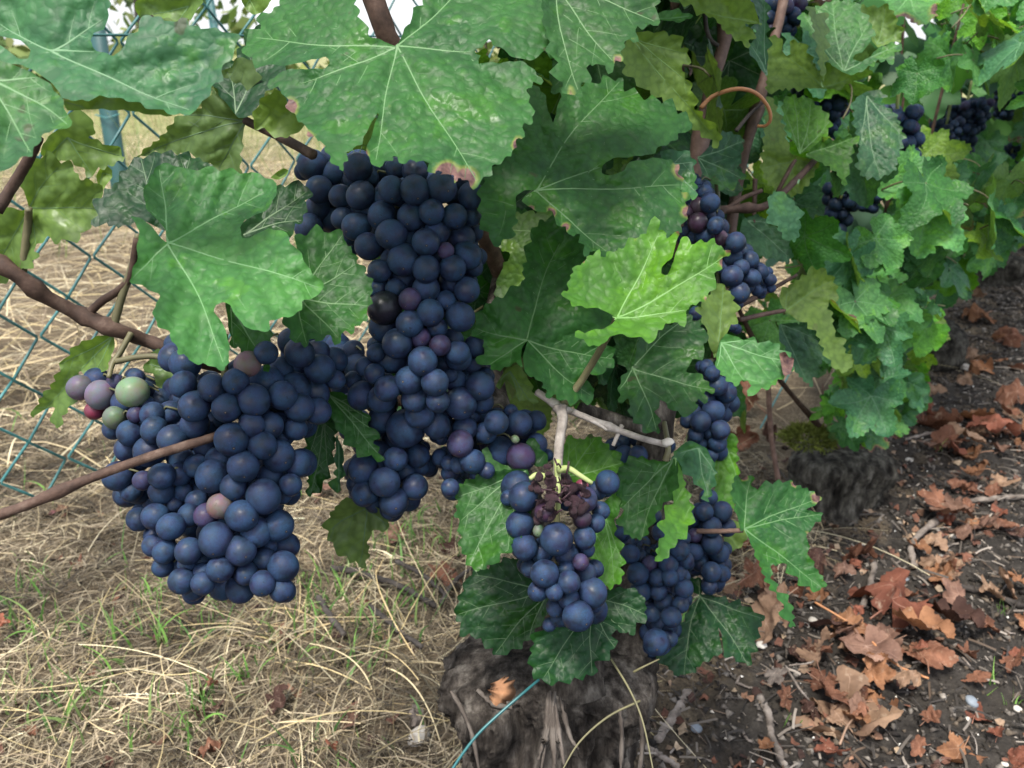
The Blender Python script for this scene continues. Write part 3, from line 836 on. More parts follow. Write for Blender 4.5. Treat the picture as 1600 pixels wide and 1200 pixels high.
hz = np.abs(rng.normal(size=n)) * np.where(np.abs(X[:, 0] + 1.3) < 1.0, .2, .45)
u = rng.normal(size=(n, 3)); u /= np.linalg.norm(u, axis=1)[:, None]; v = np.cross(u, rng.normal(size=(n, 3))); v /= np.linalg.norm(v, axis=1)[:, None]
c = np.c_[X, hz]; s = rng.uniform(.05, .12, (n, 1))
V = np.stack([c - u * s, c + v * s * .55, c + u * s, c - v * s * .55], 1).reshape(-1, 3)
o = link('undergrowth', mesh_np('undergrowth', V, np.arange(4 * n).reshape(n, 4), [M_TREELEAF], None, True, {'col': np.repeat(np.c_[pick(TG, n), np.ones(n)], 4, 0)}))
tag(o, kind='stuff')

# ------------------------------------------------------------------ the vines of the row
def stump_mesh(seed, h, r0, knobs, lean=(0, 0), sides=72, rings=64, flare=.35, mat=None):
    r = np.random.default_rng(seed)
    a = np.arange(sides) / sides * 2 * np.pi; t = np.linspace(0, 1, rings)
    A, T = np.meshgrid(a, t)
    rad = r0 * (1 + flare * np.exp(-T * 6) - .10 * np.sin(T * 3.1)) * (1 + .10 * np.cos(A * 2 + seed) + .07 * np.cos(A * 3 + 2 * T))
    rad = rad * np.where(T > .84, np.sqrt(np.clip(1 - ((T - .84) / .17) ** 2, .02, 1)), 1)
    x = rad * np.cos(A + .25 * T) + lean[0] * T * h; y = rad * np.sin(A + .25 * T) + lean[1] * T * h; z = T * h - .03
    P = np.stack([x, y, z], -1).reshape(-1, 3); c = np.stack([lean[0] * T * h, lean[1] * T * h, z], -1).reshape(-1, 3)
    nrm = P - c; nrm[:, 2] = 0; nrm /= np.linalg.norm(nrm, axis=1)[:, None] + 1e-9
    for ka, kt, kr, kh in knobs:
        q = np.array([r0 * math.cos(ka) + lean[0] * kt * h, r0 * math.sin(ka) + lean[1] * kt * h, kt * h])
        d = np.linalg.norm(P - q, axis=1); P = P + nrm * (kh * np.exp(-(d / kr) ** 2))[:, None]
    from mathutils import noise as mn
    dsp = np.empty(len(P))
    for q in range(len(P)):
        x, y, z = P[q]
        tw = math.atan2(y, x) * .016
        wv = mn.noise((x * 14 + seed, y * 14, z * 9))
        v = Vector((x * 46 + wv * 1.6 + seed, y * 46 + wv * 1.6, (z + tw) * 11 + wv))
        f = mn.ridged_multi_fractal(v, .9, 2.1, 5, 1.0, 2.0)
        g = mn.fractal(Vector((x * 120, y * 120 + seed, z * 45)), .8, 2.0, 4)
        dsp[q] = (f - 1.1) * .0085 + g * .0030 + wv * .010
    P = P + nrm * dsp[:, None]
    F = []
    i = (np.arange(rings - 1)[:, None] * sides); j = np.arange(sides)[None]; j2 = (j + 1) % sides
    F = np.stack([i + j, i + j2, i + sides + j2, i + sides + j], -1).reshape(-1, 4)
    top = len(P); P = np.vstack([P, P[-sides:].mean(0) + [0, 0, .002]]); o = (rings - 1) * sides
    F = np.vstack([F, [(o + k, o + (k + 1) % sides, o + (k + 2) % sides, top) for k in range(0, sides, 2)]])
    return mesh_np('trunk', P, F, [mat or M_BARK])

def leafmat_color(kind, r):
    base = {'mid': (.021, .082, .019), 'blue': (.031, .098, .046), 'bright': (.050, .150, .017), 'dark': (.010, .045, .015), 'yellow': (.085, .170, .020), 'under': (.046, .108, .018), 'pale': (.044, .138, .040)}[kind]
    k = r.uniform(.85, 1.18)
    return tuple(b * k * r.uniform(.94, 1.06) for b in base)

def set_col(o, c, a): o.color = (c[0], c[1], c[2], a)

PROTOS = [proto_leaf(300 + i, R=.058, brown=[0, 0, .25, 0, 0, .15, 0, 0][i % 8], fold=[.1, .35, .0, .2, -.15, .3, .05, .15][i % 8], cup=[2.5, 1, 3.5, 2, 3, 0, 4, 1.5][i % 8], wave=[.005, .008, .006, .010, .006, .009, .005, .011][i % 8] * (1 + .5 * (i > 7)),
                      spacing=.0055, curl=[0, .3, 0, .4, 0, 0, .3, .5][i % 8]) for i in range(12)]

def leaf_rot(nrm, tip):
    nrm = np.asarray(nrm, float); nrm = nrm / np.linalg.norm(nrm)
    tip = np.asarray(tip, float); tip = tip - nrm * (tip @ nrm); tip /= np.linalg.norm(tip)
    x = np.cross(tip, nrm)
    M = Matrix(((x[0], tip[0], nrm[0]), (x[1], tip[1], nrm[1]), (x[2], tip[2], nrm[2])))
    return M.to_euler()

def canopy_leaf(root, p, side, r, kinds, probs, smin=.7, smax=1.25, up=.55):
    az = math.atan2(-.70, .20) + r.normal() * .95
    nn = np.array([math.cos(az), math.sin(az), up + .40 * r.normal()]) + r.normal(size=3) * .25
    tip = np.array([math.cos(az) * .5, math.sin(az) * .5, -1]) + r.normal(size=3) * .6
    s = r.uniform(smin, smax)
    o = link('leaf', PROTOS[r.integers(0, len(PROTOS))], root, p, leaf_rot(nn, tip), (s * r.uniform(.85, 1.1), s, s))
    kd = kinds[r.choice(len(kinds), p=probs)]
    set_col(o, tuple(x * (1.5 if root is not globals().get('VINE') else 1.0) for x in leafmat_color(kd, r)), r.uniform(.25, .95) if kd == 'blue' else r.uniform(.05, .5))  # vines down the row: stronger light on them multiplied into the leaf colour
    return o

def shoot(root, pts, r0, r1, mat=None, name='cane', nodes=True, n=34, seed=0):
    r = np.random.default_rng(seed); P = catmull(pts, n); R = np.linspace(r0, r1, n)
    if nodes:
        for k in range(4, n - 2, 7): R[k] *= 1.35; R[k - 1] *= 1.12; R[k + 1] *= 1.12
    o = P.mean(0); V, F = tube_arrays(P - o, R, 9, .05, r)
    return link(name, mesh_np(name, V, F, [mat or M_CANE]), root, o)

VINE_LABELS = {1: 'second vine down the row with mossy stump and low green suckers', 2: 'third vine down the row behind the sucker shoots', 3: 'fourth vine along the row beside the dark soil',
               4: 'fifth vine along the row, half hidden by brighter leaves', 5: 'sixth vine in the receding row', 6: 'seventh vine in the receding row', 7: 'farthest but one vine at the end of the row', 8: 'farthest vine at the end of the row'}
VINES = {}
FARB = [(1415, 215, 72, .86), (1515, 195, 72, 1.3), (1578, 155, 46, 1.5), (1322, 315, 62, .92), (1366, 295, 40, 1.0), (1290, 165, 50, .82), (1584, 245, 40, 1.7)]
def blocks(px, py, zz): return any((px - bx) ** 2 + (py - by) ** 2 < br * br and zz < bz + .03 for bx, by, br, bz in FARB)
KINDS = ['blue', 'mid', 'bright', 'yellow', 'pale']
for k in range(1, 9):
    r = np.random.default_rng(900 + k)
    b = vine_xy(k) + (r.normal(size=2) * .008 - .03 * NRM if k > 1 else np.array([-.005, .0])); z0 = float(ground_z(b[None])[0])
    root = thing('grapevine', VINE_LABELS[k], 'grapevine', (b[0], b[1], z0), 'grapevines of the row'); VINES[k] = root
    h = r.uniform(.09, .12)
    link('trunk', stump_mesh(60 + k, h, .042 if k > 1 else .052, [(r.uniform(0, 6.28), r.uniform(.1, .95), r.uniform(.018, .035), r.uniform(.012, .026)) for _ in range(8)], r.normal(size=2) * .15, 90, 70, .6, M_BARKD), root, (b[0], b[1], z0))
    top = np.array([b[0], b[1], z0 + h - .04])
    for q in range(4):
        a = r.uniform(-.33, .33); o = r.normal() * .06
        e = np.array([b[0] + ROW[0] * a + NRM[0] * o, b[1] + ROW[1] * a + NRM[1] * o, r.uniform(.5, .72)])
        m = top * .55 + e * .45 + np.array([ROW[0], ROW[1], 0]) * a * .35
        shoot(root, [top, m, e], .0036, .0014, M_CANE, n=26, seed=k * 10 + q)
    nl = {1: 215, 2: 295, 3: 295, 4: 290, 5: 220, 6: 170, 7: 130, 8: 120}[k]
    done = 0
    for i in range(nl * 12):
        if done >= nl: break
        side = 1 if r.uniform() < .84 else -1
        t = r.uniform(-.37, .37); hh = (.17 if k == 1 else .06) + .80 * r.uniform()
        if k == 1 and hh < .27 and r.uniform() < .8: hh += .2
        if k >= 3: hh = max(.08, hh - .12 * r.uniform())
        off = side * (r.uniform(.02, .17) * (1 - .25 * abs(hh - .5)))
        p = np.array([b[0] + ROW[0] * t + NRM[0] * off, b[1] + ROW[1] * t + NRM[1] * off, hh])
        px, py, zz = project(p)
        if k == 1 and (px < 1150 or zz < .80): continue
        if blocks(px, py, zz): continue
        if py < -170 or (py < -60 and r.uniform() < .6): continue
        if py > np.interp(px, [1150, 1300, 1400, 1440, 1490, 1600], [600, 640, 660, 540, 440, 345]): continue
        done += 1
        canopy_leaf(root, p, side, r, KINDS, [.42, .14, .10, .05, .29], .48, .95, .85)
# the many small leaves deeper inside each hedge-like vine
def small_leaf_arrays():
    out, tips = lobed_outline(np.random.default_rng(12), .05)
    P, _ = resample(out, .017); n = len(P); c = np.zeros((1, 2)); V2 = np.vstack([P, c])
    z = -3 * (V2 ** 2).sum(1) + .003 * np.sin(V2[:, 0] * 90)
    return np.c_[V2, z], np.array([(n, (i + 1) % n, i) for i in range(n)])
SLV, SLF = small_leaf_arrays()
for k in range(1, 9):
    r = np.random.default_rng(1900 + k); root = VINES[k]; b = vine_xy(k); Vs, Fs, Cs, o = [], [], [], 0
    for i in range(420):
        t = r.uniform(-.37, .37); hh = (.2 if k == 1 else .08) + .8 * r.uniform(); off = r.uniform(-.16, .06)
        p = np.array([b[0] + ROW[0] * t + NRM[0] * off, b[1] + ROW[1] * t + NRM[1] * off, hh]); px, py, zz = project(p)
        if py < -140 or blocks(px, py, zz) or zz < 1.05 or (k == 1 and px < 1180): continue
        if py > np.interp(px, [1150, 1300, 1400, 1440, 1490, 1600], [470, 600, 640, 490, 390, 290]): continue
        az = math.atan2(-.7, .2) + r.normal() * 1.1
        M = np.array(leaf_rot((math.cos(az), math.sin(az), .8 + .4 * r.normal()), (math.cos(az) * .5, math.sin(az) * .5, -1 + .5 * r.normal())).to_matrix())
        Vs.append((SLV * r.uniform(.6, 1.0)) @ M.T + p - np.array(root.location)); Fs.append(SLF + o); o += len(SLV)
        c = 1.0 * np.array(leafmat_color(KINDS[r.choice(5, p=[.3, .3, .15, .08, .17])], r)); Cs.append(np.repeat(np.r_[c, 1][None], len(SLV), 0))
    ob = link('inner_foliage', mesh_np('inner_foliage', np.vstack(Vs), np.vstack(Fs), [M_TREELEAF], None, True, {'col': np.vstack(Cs)}), root, tuple(root.location)); ob['kind'] = 'stuff'
# low suckers on the second vine's stump
r = np.random.default_rng(77); b = vine_xy(1)
for i in range(70):
    px, py = r.uniform(1292, 1448), r.uniform(520, 690)
    if py > 640 and px > 1410: px -= 60
    zz = r.uniform(.98, 1.16); p = at(px, py, zz)
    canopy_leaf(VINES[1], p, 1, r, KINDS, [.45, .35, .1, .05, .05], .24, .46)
for pts in (((1330, 700), (1345, 640), (1350, 560), (1352, 480)), ((1320, 700), (1290, 650), (1285, 600)), ((1345, 700), (1390, 650), (1420, 590))):
    shoot(VINES[1], [at(x, y, 1.07) for x, y in pts], .0026, .0013, M_CANE2, nodes=False, n=16)
# second vine's leaves behind the curled tendril and the reddish canes
r = np.random.default_rng(78)
for i in range(85):
    px, py, zz = r.uniform(1030, 1345), r.uniform(-30, 470), r.uniform(.76, 1.05)
    if (py > 380 and px < 1230) or blocks(px, py, zz): continue
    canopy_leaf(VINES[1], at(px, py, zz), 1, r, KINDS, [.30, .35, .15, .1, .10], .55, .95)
# bright young leaves seen on the farther vines
for (px, py, zz, kv, s) in ((1490, 300, 1.75, 3, 1.0), (1465, 285, 1.72, 3, .9), (1510, 325, 1.74, 3, .9), (1478, 318, 1.7, 3, .8), (1540, 230, 1.9, 4, .9), (1590, 320, 2.2, 4, 1.0), (1500, 350, 1.7, 3, 1.1), (1535, 335, 1.85, 3, .9), (1420, 490, 1.3, 2, .9), (1455, 495, 1.32, 2, .8)):
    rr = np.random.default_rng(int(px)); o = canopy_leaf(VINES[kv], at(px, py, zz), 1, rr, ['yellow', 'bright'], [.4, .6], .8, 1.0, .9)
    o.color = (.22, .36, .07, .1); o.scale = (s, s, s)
# ------------------------------------------------------------------ the near vine: trunk, canes and individually shaped leaves
vb = vine_xy(0); vz = float(ground_z(vb[None])[0])
VINE = thing('grapevine', 'nearest old grapevine with thick stump, its large leaves filling the middle', 'grapevine', (vb[0], vb[1], vz), 'grapevines of the row')
TRUNK = link('trunk', stump_mesh(5, .245, .056, [(3.6, .85, .035, .024), (4.2, .95, .02, .015), (5.4, .8, .04, .015), (2.6, .7, .035, .02), (.2, .85, .04, .02), (4.9, .45, .03, .012)], (.02, -.02), 230, 200, .30), VINE, (vb[0] - .014, vb[1] - .008, vz))
# peeling strips of bark
def strip(P, w, parent, name='bark_strip', mat=None, seed=0):
    r = np.random.default_rng(seed); P = catmull(P, 14); T = np.gradient(P, axis=0); T /= np.linalg.norm(T, axis=1)[:, None]
    S = np.cross(T, -FW); S /= np.linalg.norm(S, axis=1)[:, None]
    W = w * (.5 + .5 * np.sin(np.linspace(.35, 2.9, 14))) * (1 + .2 * r.normal(size=14))
    A, B = P + S * W[:, None] / 2, P - S * W[:, None] / 2
    M = P - FW * w * .22
    o = P.mean(0); V = np.vstack([A, M, B, M + FW * .0015]) - o; k = 14; i = np.arange(k - 1); F = []
    for a, b in ((0, k), (k, 2 * k), (2 * k, 3 * k), (3 * k, 0)): F.append(np.stack([a + i, b + i, b + i + 1, a + i + 1], 1))
    return link(name, mesh_np(name, V, np.vstack(F), [mat or M_STRIP]), parent, o)
def tz(px):  # depth of the trunk's front face
    return .472 + .00000085 * (px - 860) ** 2
fr = np.random.default_rng(31)
for i in range(9):
    x0, dx = 866 + fr.normal() * 5, fr.uniform(-26, 30)
    strip([at(x0, 1085 + fr.uniform(-8, 10), .462), at(x0 + dx * .25, 1120, .456), at(x0 + dx * .6, 1155, .452), at(x0 + dx, 1178 + fr.uniform(-20, 40), .447)], fr.uniform(.0016, .0038), VINE, seed=i)
for i, (pts, w) in enumerate([([(704, 1080), (722, 1110), (738, 1150), (748, 1200)], .003), ([(968, 1105), (972, 1150), (970, 1205)], .003), ([(1000, 1120), (1004, 1160), (1000, 1205)], .003), ([(745, 1078), (770, 1100), (800, 1106)], .004)]):
    strip([at(x, y, tz(x) - .012) for x, y in pts], w, VINE, seed=i + 20)
strip([at(778, 1062, .47), at(784, 1080, .466), at(775, 1100, .468)], .014, VINE, 'cut_wood', M_WOOD, 50)
# old arms rising from the head, in the shade of the leaves
def canepx(pts, r0, r1, mat=None, name='cane', sides=9, n=26, nodes=False, seed=0, parent=None):
    P = catmull([at(x, y, z) for x, y, z in pts], n); R = np.linspace(r0, r1, n); r = np.random.default_rng(seed)
    if nodes:
        for k in nodes: 
            i = int(k * (n - 1)); R[i] *= 1.45; R[max(0, i - 1)] *= 1.2; R[min(n - 1, i + 1)] *= 1.2
    o = P.mean(0); V, F = tube_arrays(P - o, R, sides, .04, r)
    if name == 'petiole': ENDS.append((P[0], P[-1]))
    ob = link(name, mesh_np(name, V, F, [mat or M_CANE]), parent or VINE, o)
    if name == 'petiole': PETS.append(ob)
    return ob
ENDS, PETS = [], []
canepx([(900, 1080, .53), (880, 960, .53), (840, 860, .54), (790, 700, .53), (765, 560, .56), (780, 420, .60)], .022, .004, M_BARK, 'arm', 14, 30, seed=1)
canepx([(950, 1080, .55), (985, 960, .57), (1010, 800, .58), (1030, 640, .57), (1060, 500, .60)], .018, .009, M_BARK, 'arm', 14, 30, seed=2)
canepx([(800, 470, .62), (740, 330, .54), (690, 250, .50), (640, 150, .47), (606, 60, .44), (578, -20, .43), (540, -120, .42)], .0062, .0054, M_CANE, nodes=(.35, .62), seed=3)
canepx([(1050, 500, .58), (1075, 330, .60), (1108, 150, .62), (1132, 60, .63), (1140, -60, .64)], .0054, .0046, M_CANE2, nodes=(.42, .8), seed=4)
canepx([(1120, 560, .66), (1150, 300, .68), (1185, 160, .69), (1220, 20, .70), (1235, -60, .70)], .0048, .0040, M_CANE2, nodes=(.5,), seed=5)
canepx([(1060, 110, .63), (1058, 60, .64), (1055, -40, .65)], .0045, .0045, M_CANE2, seed=6)
canepx([(-30, 396, .40), (20, 425, .40), (70, 462, .41), (128, 492, .42), (180, 515, .42), (230, 532, .43), (268, 546, .43), (330, 570, .45), (480, 600, .50), (700, 640, .53)], .0036, .0035, M_CANE, n=44, nodes=(.09, .2, .36, .43), seed=7)
canepx([(-30, 815, .36), (40, 790, .365), (130, 752, .37), (230, 715, .375), (330, 684, .38), (360, 672, .40)], .0024, .0020, M_CANE, seed=8, nodes=(.35,))
canepx([(490, 242, .40), (440, 215, .41), (383, 188, .415)], .0026, .0021, M_CANE, seed=9)
canepx([(-5, 330, .37), (20, 290, .37), (45, 248, .365), (60, 215, .36)], .0026, .0022, M_CANE, seed=10)
canepx([(138, 490, .42), (160, 470, .418), (190, 450, .416), (205, 425, .414), (214, 372, .41)], .0022, .0017, M_CANE, seed=11)
canepx([(178, 508, .42), (190, 465, .417), (208, 410, .413), (216, 366, .41)], .0021, .0016, M_PET, 'petiole', seed=12)
canepx([(1062, 340, .60), (1110, 330, .61), (1160, 325, .615), (1200, 320, .62), (1250, 275, .64), (1300, 220, .66)], .0036, .0022, M_CANE, seed=13, nodes=(.45,))
canepx([(1125, 335, .61), (1160, 310, .615), (1190, 298, .62)], .002, .0015, M_CANE, seed=14)
canepx([(1120, 500, .60), (1160, 475, .61), (1200, 455, .62), (1245, 430, .63)], .0030, .0012, M_CANE, seed=15)
canepx([(1155, 500, .61), (1190, 492, .618), (1226, 485, .625)], .0019, .0016, M_CANE2, 'petiole', seed=16)
canepx([(1095, 168, .55), (1115, 150, .55), (1150, 139, .545), (1180, 145, .545), (1199, 165, .55), (1204, 185, .555), (1197, 196, .56), (1184, 197, .565)], .0015, .0010, M_TENDRIL, 'tendril', n=40, seed=17)
canepx([(1150, 205, .60), (1170, 180, .60), (1192, 160, .60)], .0015, .001, M_DTWIG, seed=18)
canepx([(1100, 0, .62), (1103, 40, .61), (1110, 62, .61), (1122, 72, .61)], .0018, .0016, M_DTWIG, seed=19)
canepx([(1215, 300, .64), (1235, 262, .64), (1243, 250, .64)], .0017, .0014, M_CANE, seed=20)
canepx([(1180, 280, .64), (1178, 340, .64), (1175, 392, .645)], .0019, .0014, M_CANE, seed=29)
# dead grey cane and spur above the small front bunch
canepx([(838, 612, .43), (872, 634, .43), (905, 648, .432), (955, 668, .435), (1000, 684, .437), (1043, 695, .44)], .0019, .0017, M_GREY, 'dead_cane', nodes=(.18, .62), n=30, seed=21)
canepx([(905, 640, .440), (960, 655, .445), (1010, 672, .45)], .0042, .0030, M_BARK, 'dead_cane', seed=22)
canepx([(874, 634, .428), (879, 655, .426), (874, 690, .424), (871, 745, .42)], .0029, .0023, M_GREY, 'spur', nodes=(.08,), n=20, seed=23)
canepx([(895, 643, .428), (930, 660, .427), (948, 672, .427)], .0018, .0006, M_GREY, 'dead_cane', 6, seed=24)
canepx([(972, 664, .436), (965, 680, .436), (958, 696, .437)], .0014, .0011, M_GREY, 'dead_cane', 6, seed=25)
canepx([(1037, 693, .438), (1045, 690, .437), (1048, 694, .437)], .0023, .0023, M_STONE, 'dead_cane', 8, 6, seed=26)
canepx([(880, 632, .43), (905, 600, .426), (930, 560, .415), (955, 515, .395), (963, 499, .385)], .0020, .0016, M_PET, 'petiole', seed=27)
canepx([(1040, 720, .45), (1044, 700, .45), (1038, 660, .46)], .0018, .0014, M_PET, 'petiole', seed=28)
canepx([(35, 425, .405), (40, 385, .40), (44, 345, .395), (45, 326, .39)], .0020, .0017, M_PET, 'petiole', seed=30)
canepx([(205, 520, .42), (188, 550, .418), (176, 568, .415), (170, 590, .412)], .0016, .0012, M_PET, 'petiole', seed=31)
canepx([(180, 565, .416), (215, 558, .414), (250, 558, .412), (268, 575, .41)], .0016, .0013, M_PET, 'petiole', seed=32)
canepx([(1090, 830, .52), (1125, 830, .51), (1160, 829, .50)], .0016, .0014, M_CANE2, 'petiole', seed=33)
canepx([(1200, 600, .95), (1205, 680, .96), (1215, 745, .97), (1225, 800, .98)], .0030, .0032, M_CANE2, 'sucker', seed=34)

LEAFN = [0]; LEAVES = []
def leaf(z, frame, J, tips, out, kind='mid', dust=.35, ty=.5, tx=0.0, brown=0.0, under=False, label=None, **kw):
    LEAFN[0] += 1; seed = 2000 + LEAFN[0] * 17; r = np.random.default_rng(seed)
    ox, oy, s = frame
    T = lambda pts: np.array([(ox + x / s, oy + y / s) for x, y in pts], float)
    Jp = T([J])[0]; k = z / FPX
    loc = lambda Q: np.stack([(Q[:, 0] - Jp[0]) * k, -(Q[:, 1] - Jp[1]) * k], 1)
    O = at(Jp[0], Jp[1], z)
    def mapper(U, H):
        zz = z + tx * U[:, 0] + ty * U[:, 1] - H
        return at(Jp[0] + U[:, 0] / k, Jp[1] - U[:, 1] / k, zz) - O
    if 'spots' in kw: kw['spots'] = [tuple(loc(T([(x, y)]))[0]) + (rr_ / s * k,) for x, y, rr_ in kw['spots']]
    a = dict(spacing=.0026, cup=1.6)
    a.update(kw)
    me = leaf_mesh('leaf', loc(T(out)), (0, 0), loc(T(tips)), mapper, brown=brown, seed=seed, **a)
    if under: me.flip_normals()
    o = link('leaf', me, VINE, O)
    set_col(o, leafmat_color(kind, r), dust)
    if label: o['label'] = label
    LEAVES.append(o)
    return o
PX = (0, 0, 1)
Z2, Z3, Z730, Z0, Z6 = (350, 0, 3.2), (750, 0, 3), (730, 320, 3.3333), (0, 0, 4), (0, 250, 2.6667)
Z150, Z480, Z690, Z900, Z1050, ZB, ZC = (150, 230, 3.43), (480, 540, 3.3333), (690, 600, 2.553), (900, 560, 2.353), (1050, 280, 3.53), (1050, 0, 4), (1300, 0, 4)

# top centre leaf and its neighbours
leaf(.365, PX, (620, 73), [(745, 280), (588, 250), (470, 130), (840, 90), (400, 60), (760, -60)],
     [(620, 73), (633, 45), (650, 18), (664, -4), (692, -42), (760, -75), (842, -50), (856, 10), (884, 55), (914, 88), (890, 83), (868, 86), (848, 82), (828, 95), (800, 88), (781, 73), (765, 63), (750, 70), (741, 84), (748, 96), (765, 101), (790, 97), (815, 95),
      (831, 106), (847, 124), (834, 131), (822, 141), (829, 162), (834, 189), (816, 197), (817, 211), (809, 214), (802, 236), (786, 250), (768, 262), (759, 278), (740, 290), (720, 276), (712, 284), (703, 272), (690, 262), (681, 272), (669, 262), (662, 250), (650, 244),
      (634, 256), (622, 250), (613, 241), (604, 254), (595, 261), (582, 250), (571, 240), (574, 228), (583, 205), (592, 178), (590, 176), (578, 196), (568, 214), (566, 226), (547, 231), (533, 267), (519, 250), (507, 231), (502, 217), (481, 212), (475, 187), (456, 178), (448, 153), (441, 141), (420, 137), (433, 116), (450, 108),
      (480, 108), (508, 107), (517, 98), (509, 88), (487, 93), (465, 99), (444, 102), (412, 101), (391, 94), (378, 75), (391, 56), (406, 40), (400, 31), (428, 16), (437, 0), (481, -19), (550, -12), (563, 25), (574, 54), (598, 64)],
     'mid', .75, ty=.75, spots=[(700, 268, 20), (728, 275, 20), (567, 240, 13), (455, 166, 14), (483, 212, 9), (810, 225, 10), (612, 165, 7)], cup=2.2, wave=.004, spacing=.0022, label='largest top leaf with reddish scorched lower margin')
leaf(.378, PX, (868, -25), [(960, 100), (1022, 34), (904, 140)],
     [(850, -30), (930, -45), (1030, -14), (1027, 17), (1023, 37), (993, 47), (990, 63), (973, 65), (972, 90), (960, 101), (950, 110), (933, 97), (920, 98), (919, 123), (910, 133), (900, 153), (883, 142), (873, 127), (864, 87), (852, 50), (846, 0)], 'mid', .45, ty=.7, spots=[(965, 92, 9), (893, 142, 9), (992, 60, 6)])
leaf(.405, PX, (838, 297), [(1078, 192), (1062, 290), (968, 128), (950, 395), (762, 345)],
     [(838, 297), (822, 304), (814, 314), (837, 330), (860, 328), (872, 347), (886, 363), (901, 362), (916, 395), (923, 399), (931, 390), (946, 402), (958, 392), (1000, 392), (1045, 372), (1063, 356), (1075, 337), (1070, 320), (1079, 310), (1067, 302), (1063, 285), (1060, 264), (1050, 250), (1027, 247), (985, 252),
      (975, 266), (957, 275), (940, 271), (938, 264), (948, 252), (963, 246), (980, 245), (1003, 243), (1023, 240), (1027, 230), (1053, 220), (1057, 212), (1070, 207), (1083, 190), (1057, 170), (1037, 157), (1007, 153), (977, 140), (967, 123), (947, 123), (923, 133), (900, 135), (878, 142), (872, 165), (864, 194),
      (856, 170), (845, 135), (825, 140), (815, 165), (817, 197), (800, 225), (775, 255), (757, 275), (750, 300), (750, 343), (763, 370), (780, 382), (797, 370), (806, 347), (806, 322), (806, 306), (820, 297)], 'mid', .7, ty=.45, tx=.1, spots=[(1066, 268, 19), (1073, 330, 13), (862, 332, 9), (884, 354, 9), (830, 325, 6), (1070, 305, 8)], fold=-.1, spacing=.0022, label='large leaf with a lens-shaped gap and browned right edge')
leaf(.375, Z730, (780, 590), [(520, 445), (1020, 110), (1330, 270), (1140, 545), (620, 700)],
     [(780, 590), (740, 565), (690, 540), (600, 530), (540, 520), (500, 450), (530, 440), (530, 365), (565, 360), (580, 305), (630, 290), (640, 262), (685, 240), (720, 280), (770, 235), (790, 240), (870, 170), (900, 170), (930, 130), (990, 92), (1020, 130), (1030, 172), (1100, 140), (1090, 200), (1060, 280), (1012, 325), (1008, 360), (1040, 368),
      (1065, 325), (1092, 230), (1120, 175), (1180, 200), (1290, 185), (1310, 220), (1370, 240), (1330, 290), (1300, 340), (1290, 400), (1270, 450), (1230, 500), (1140, 535), (1150, 560), (1120, 620), (1040, 610), (1020, 640), (980, 690), (950, 705), (880, 690), (800, 672), (740, 685), (690, 745), (660, 720), (600, 710), (568, 680), (600, 662), (700, 650), (755, 620)],
     'bright', .22, ty=.55, tx=-.15, spots=[(1110, 125, 28), (1262, 262, 14), (1335, 300, 36), (1360, 240, 20), (875, 165, 12), (1238, 325, 8), (605, 295, 10), (1240, 490, 14)], fold=.22, spacing=.0021, label='fresh bright green leaf over the dark one in the middle')
leaf(.432, Z730, (315, 705), [(480, 200), (780, 800), (650, 1000), (30, 640), (110, 840)],
     [(315, 705), (285, 745), (280, 800), (290, 850), (250, 820), (200, 845), (155, 865), (120, 850), (65, 815), (70, 790), (100, 740), (60, 690), (25, 640), (60, 600), (70, 560), (90, 525), (210, 460), (300, 395), (290, 330), (310, 250), (330, 160), (380, 80), (500, 60), (640, 120), (760, 300), (820, 450), (800, 600), (740, 660), (690, 690), (775, 800), (730, 860), (680, 890), (630, 880), (600, 890), (640, 930), (670, 985), (640, 1010), (560, 1030), (500, 1020), (460, 990), (430, 1005), (390, 930), (355, 888), (335, 908), (296, 850), (290, 790)],
     'mid', .45, ty=.25, cup=2.2, spacing=.0024)
leaf(.445, PX, (797, 580), [(776, 598), (830, 632), (812, 628)], [(774, 603), (790, 577), (810, 568), (825, 590), (838, 620), (831, 634), (822, 618), (812, 632), (806, 610), (792, 592), (780, 610)], 'under', .3, ty=.1, under=True)
leaf(.447, Z730, (860, 850), [(1280, 965), (1150, 580), (990, 1180), (795, 960)],
     [(860, 850), (875, 800), (890, 690), (1000, 650), (1120, 580), (1160, 565), (1180, 610), (1235, 640), (1250, 720), (1230, 760), (1160, 830), (1130, 870), (1200, 880), (1250, 920), (1285, 965), (1235, 985), (1245, 1010), (1180, 1030), (1200, 1075), (1140, 1090), (1085, 1080), (1040, 1040), (1000, 1010), (980, 1080), (1000, 1120), (995, 1190), (940, 1180), (890, 1140), (850, 1100), (845, 1010), (800, 1030), (785, 960), (800, 940), (800, 890), (830, 875)],
     'mid', .6, ty=.5, fold=.12)
leaf(.475, Z730, (1290, 795), [(1330, 420), (1400, 560), (1220, 560)], [(1290, 400), (1330, 420), (1390, 480), (1410, 560), (1390, 620), (1345, 665), (1312, 720), (1292, 795), (1262, 740), (1240, 620), (1190, 540), (1230, 500), (1270, 450)], 'under', .2, ty=-.2, under=True)
leaf(.47, Z1050, (270, 900), [(640, 1010), (430, 1160), (250, 1030), (560, 900)], [(300, 850), (380, 880), (440, 885), (520, 905), (570, 900), (620, 950), (645, 985), (660, 1000), (655, 1050), (620, 1075), (600, 1100), (560, 1130), (540, 1150), (470, 1170), (430, 1172), (422, 1110), (392, 1097), (372, 1130), (350, 1140), (290, 1090), (245, 1040), (243, 980), (265, 890)], 'pale', .6, ty=.6, label='pale leaf with a curled red tip')
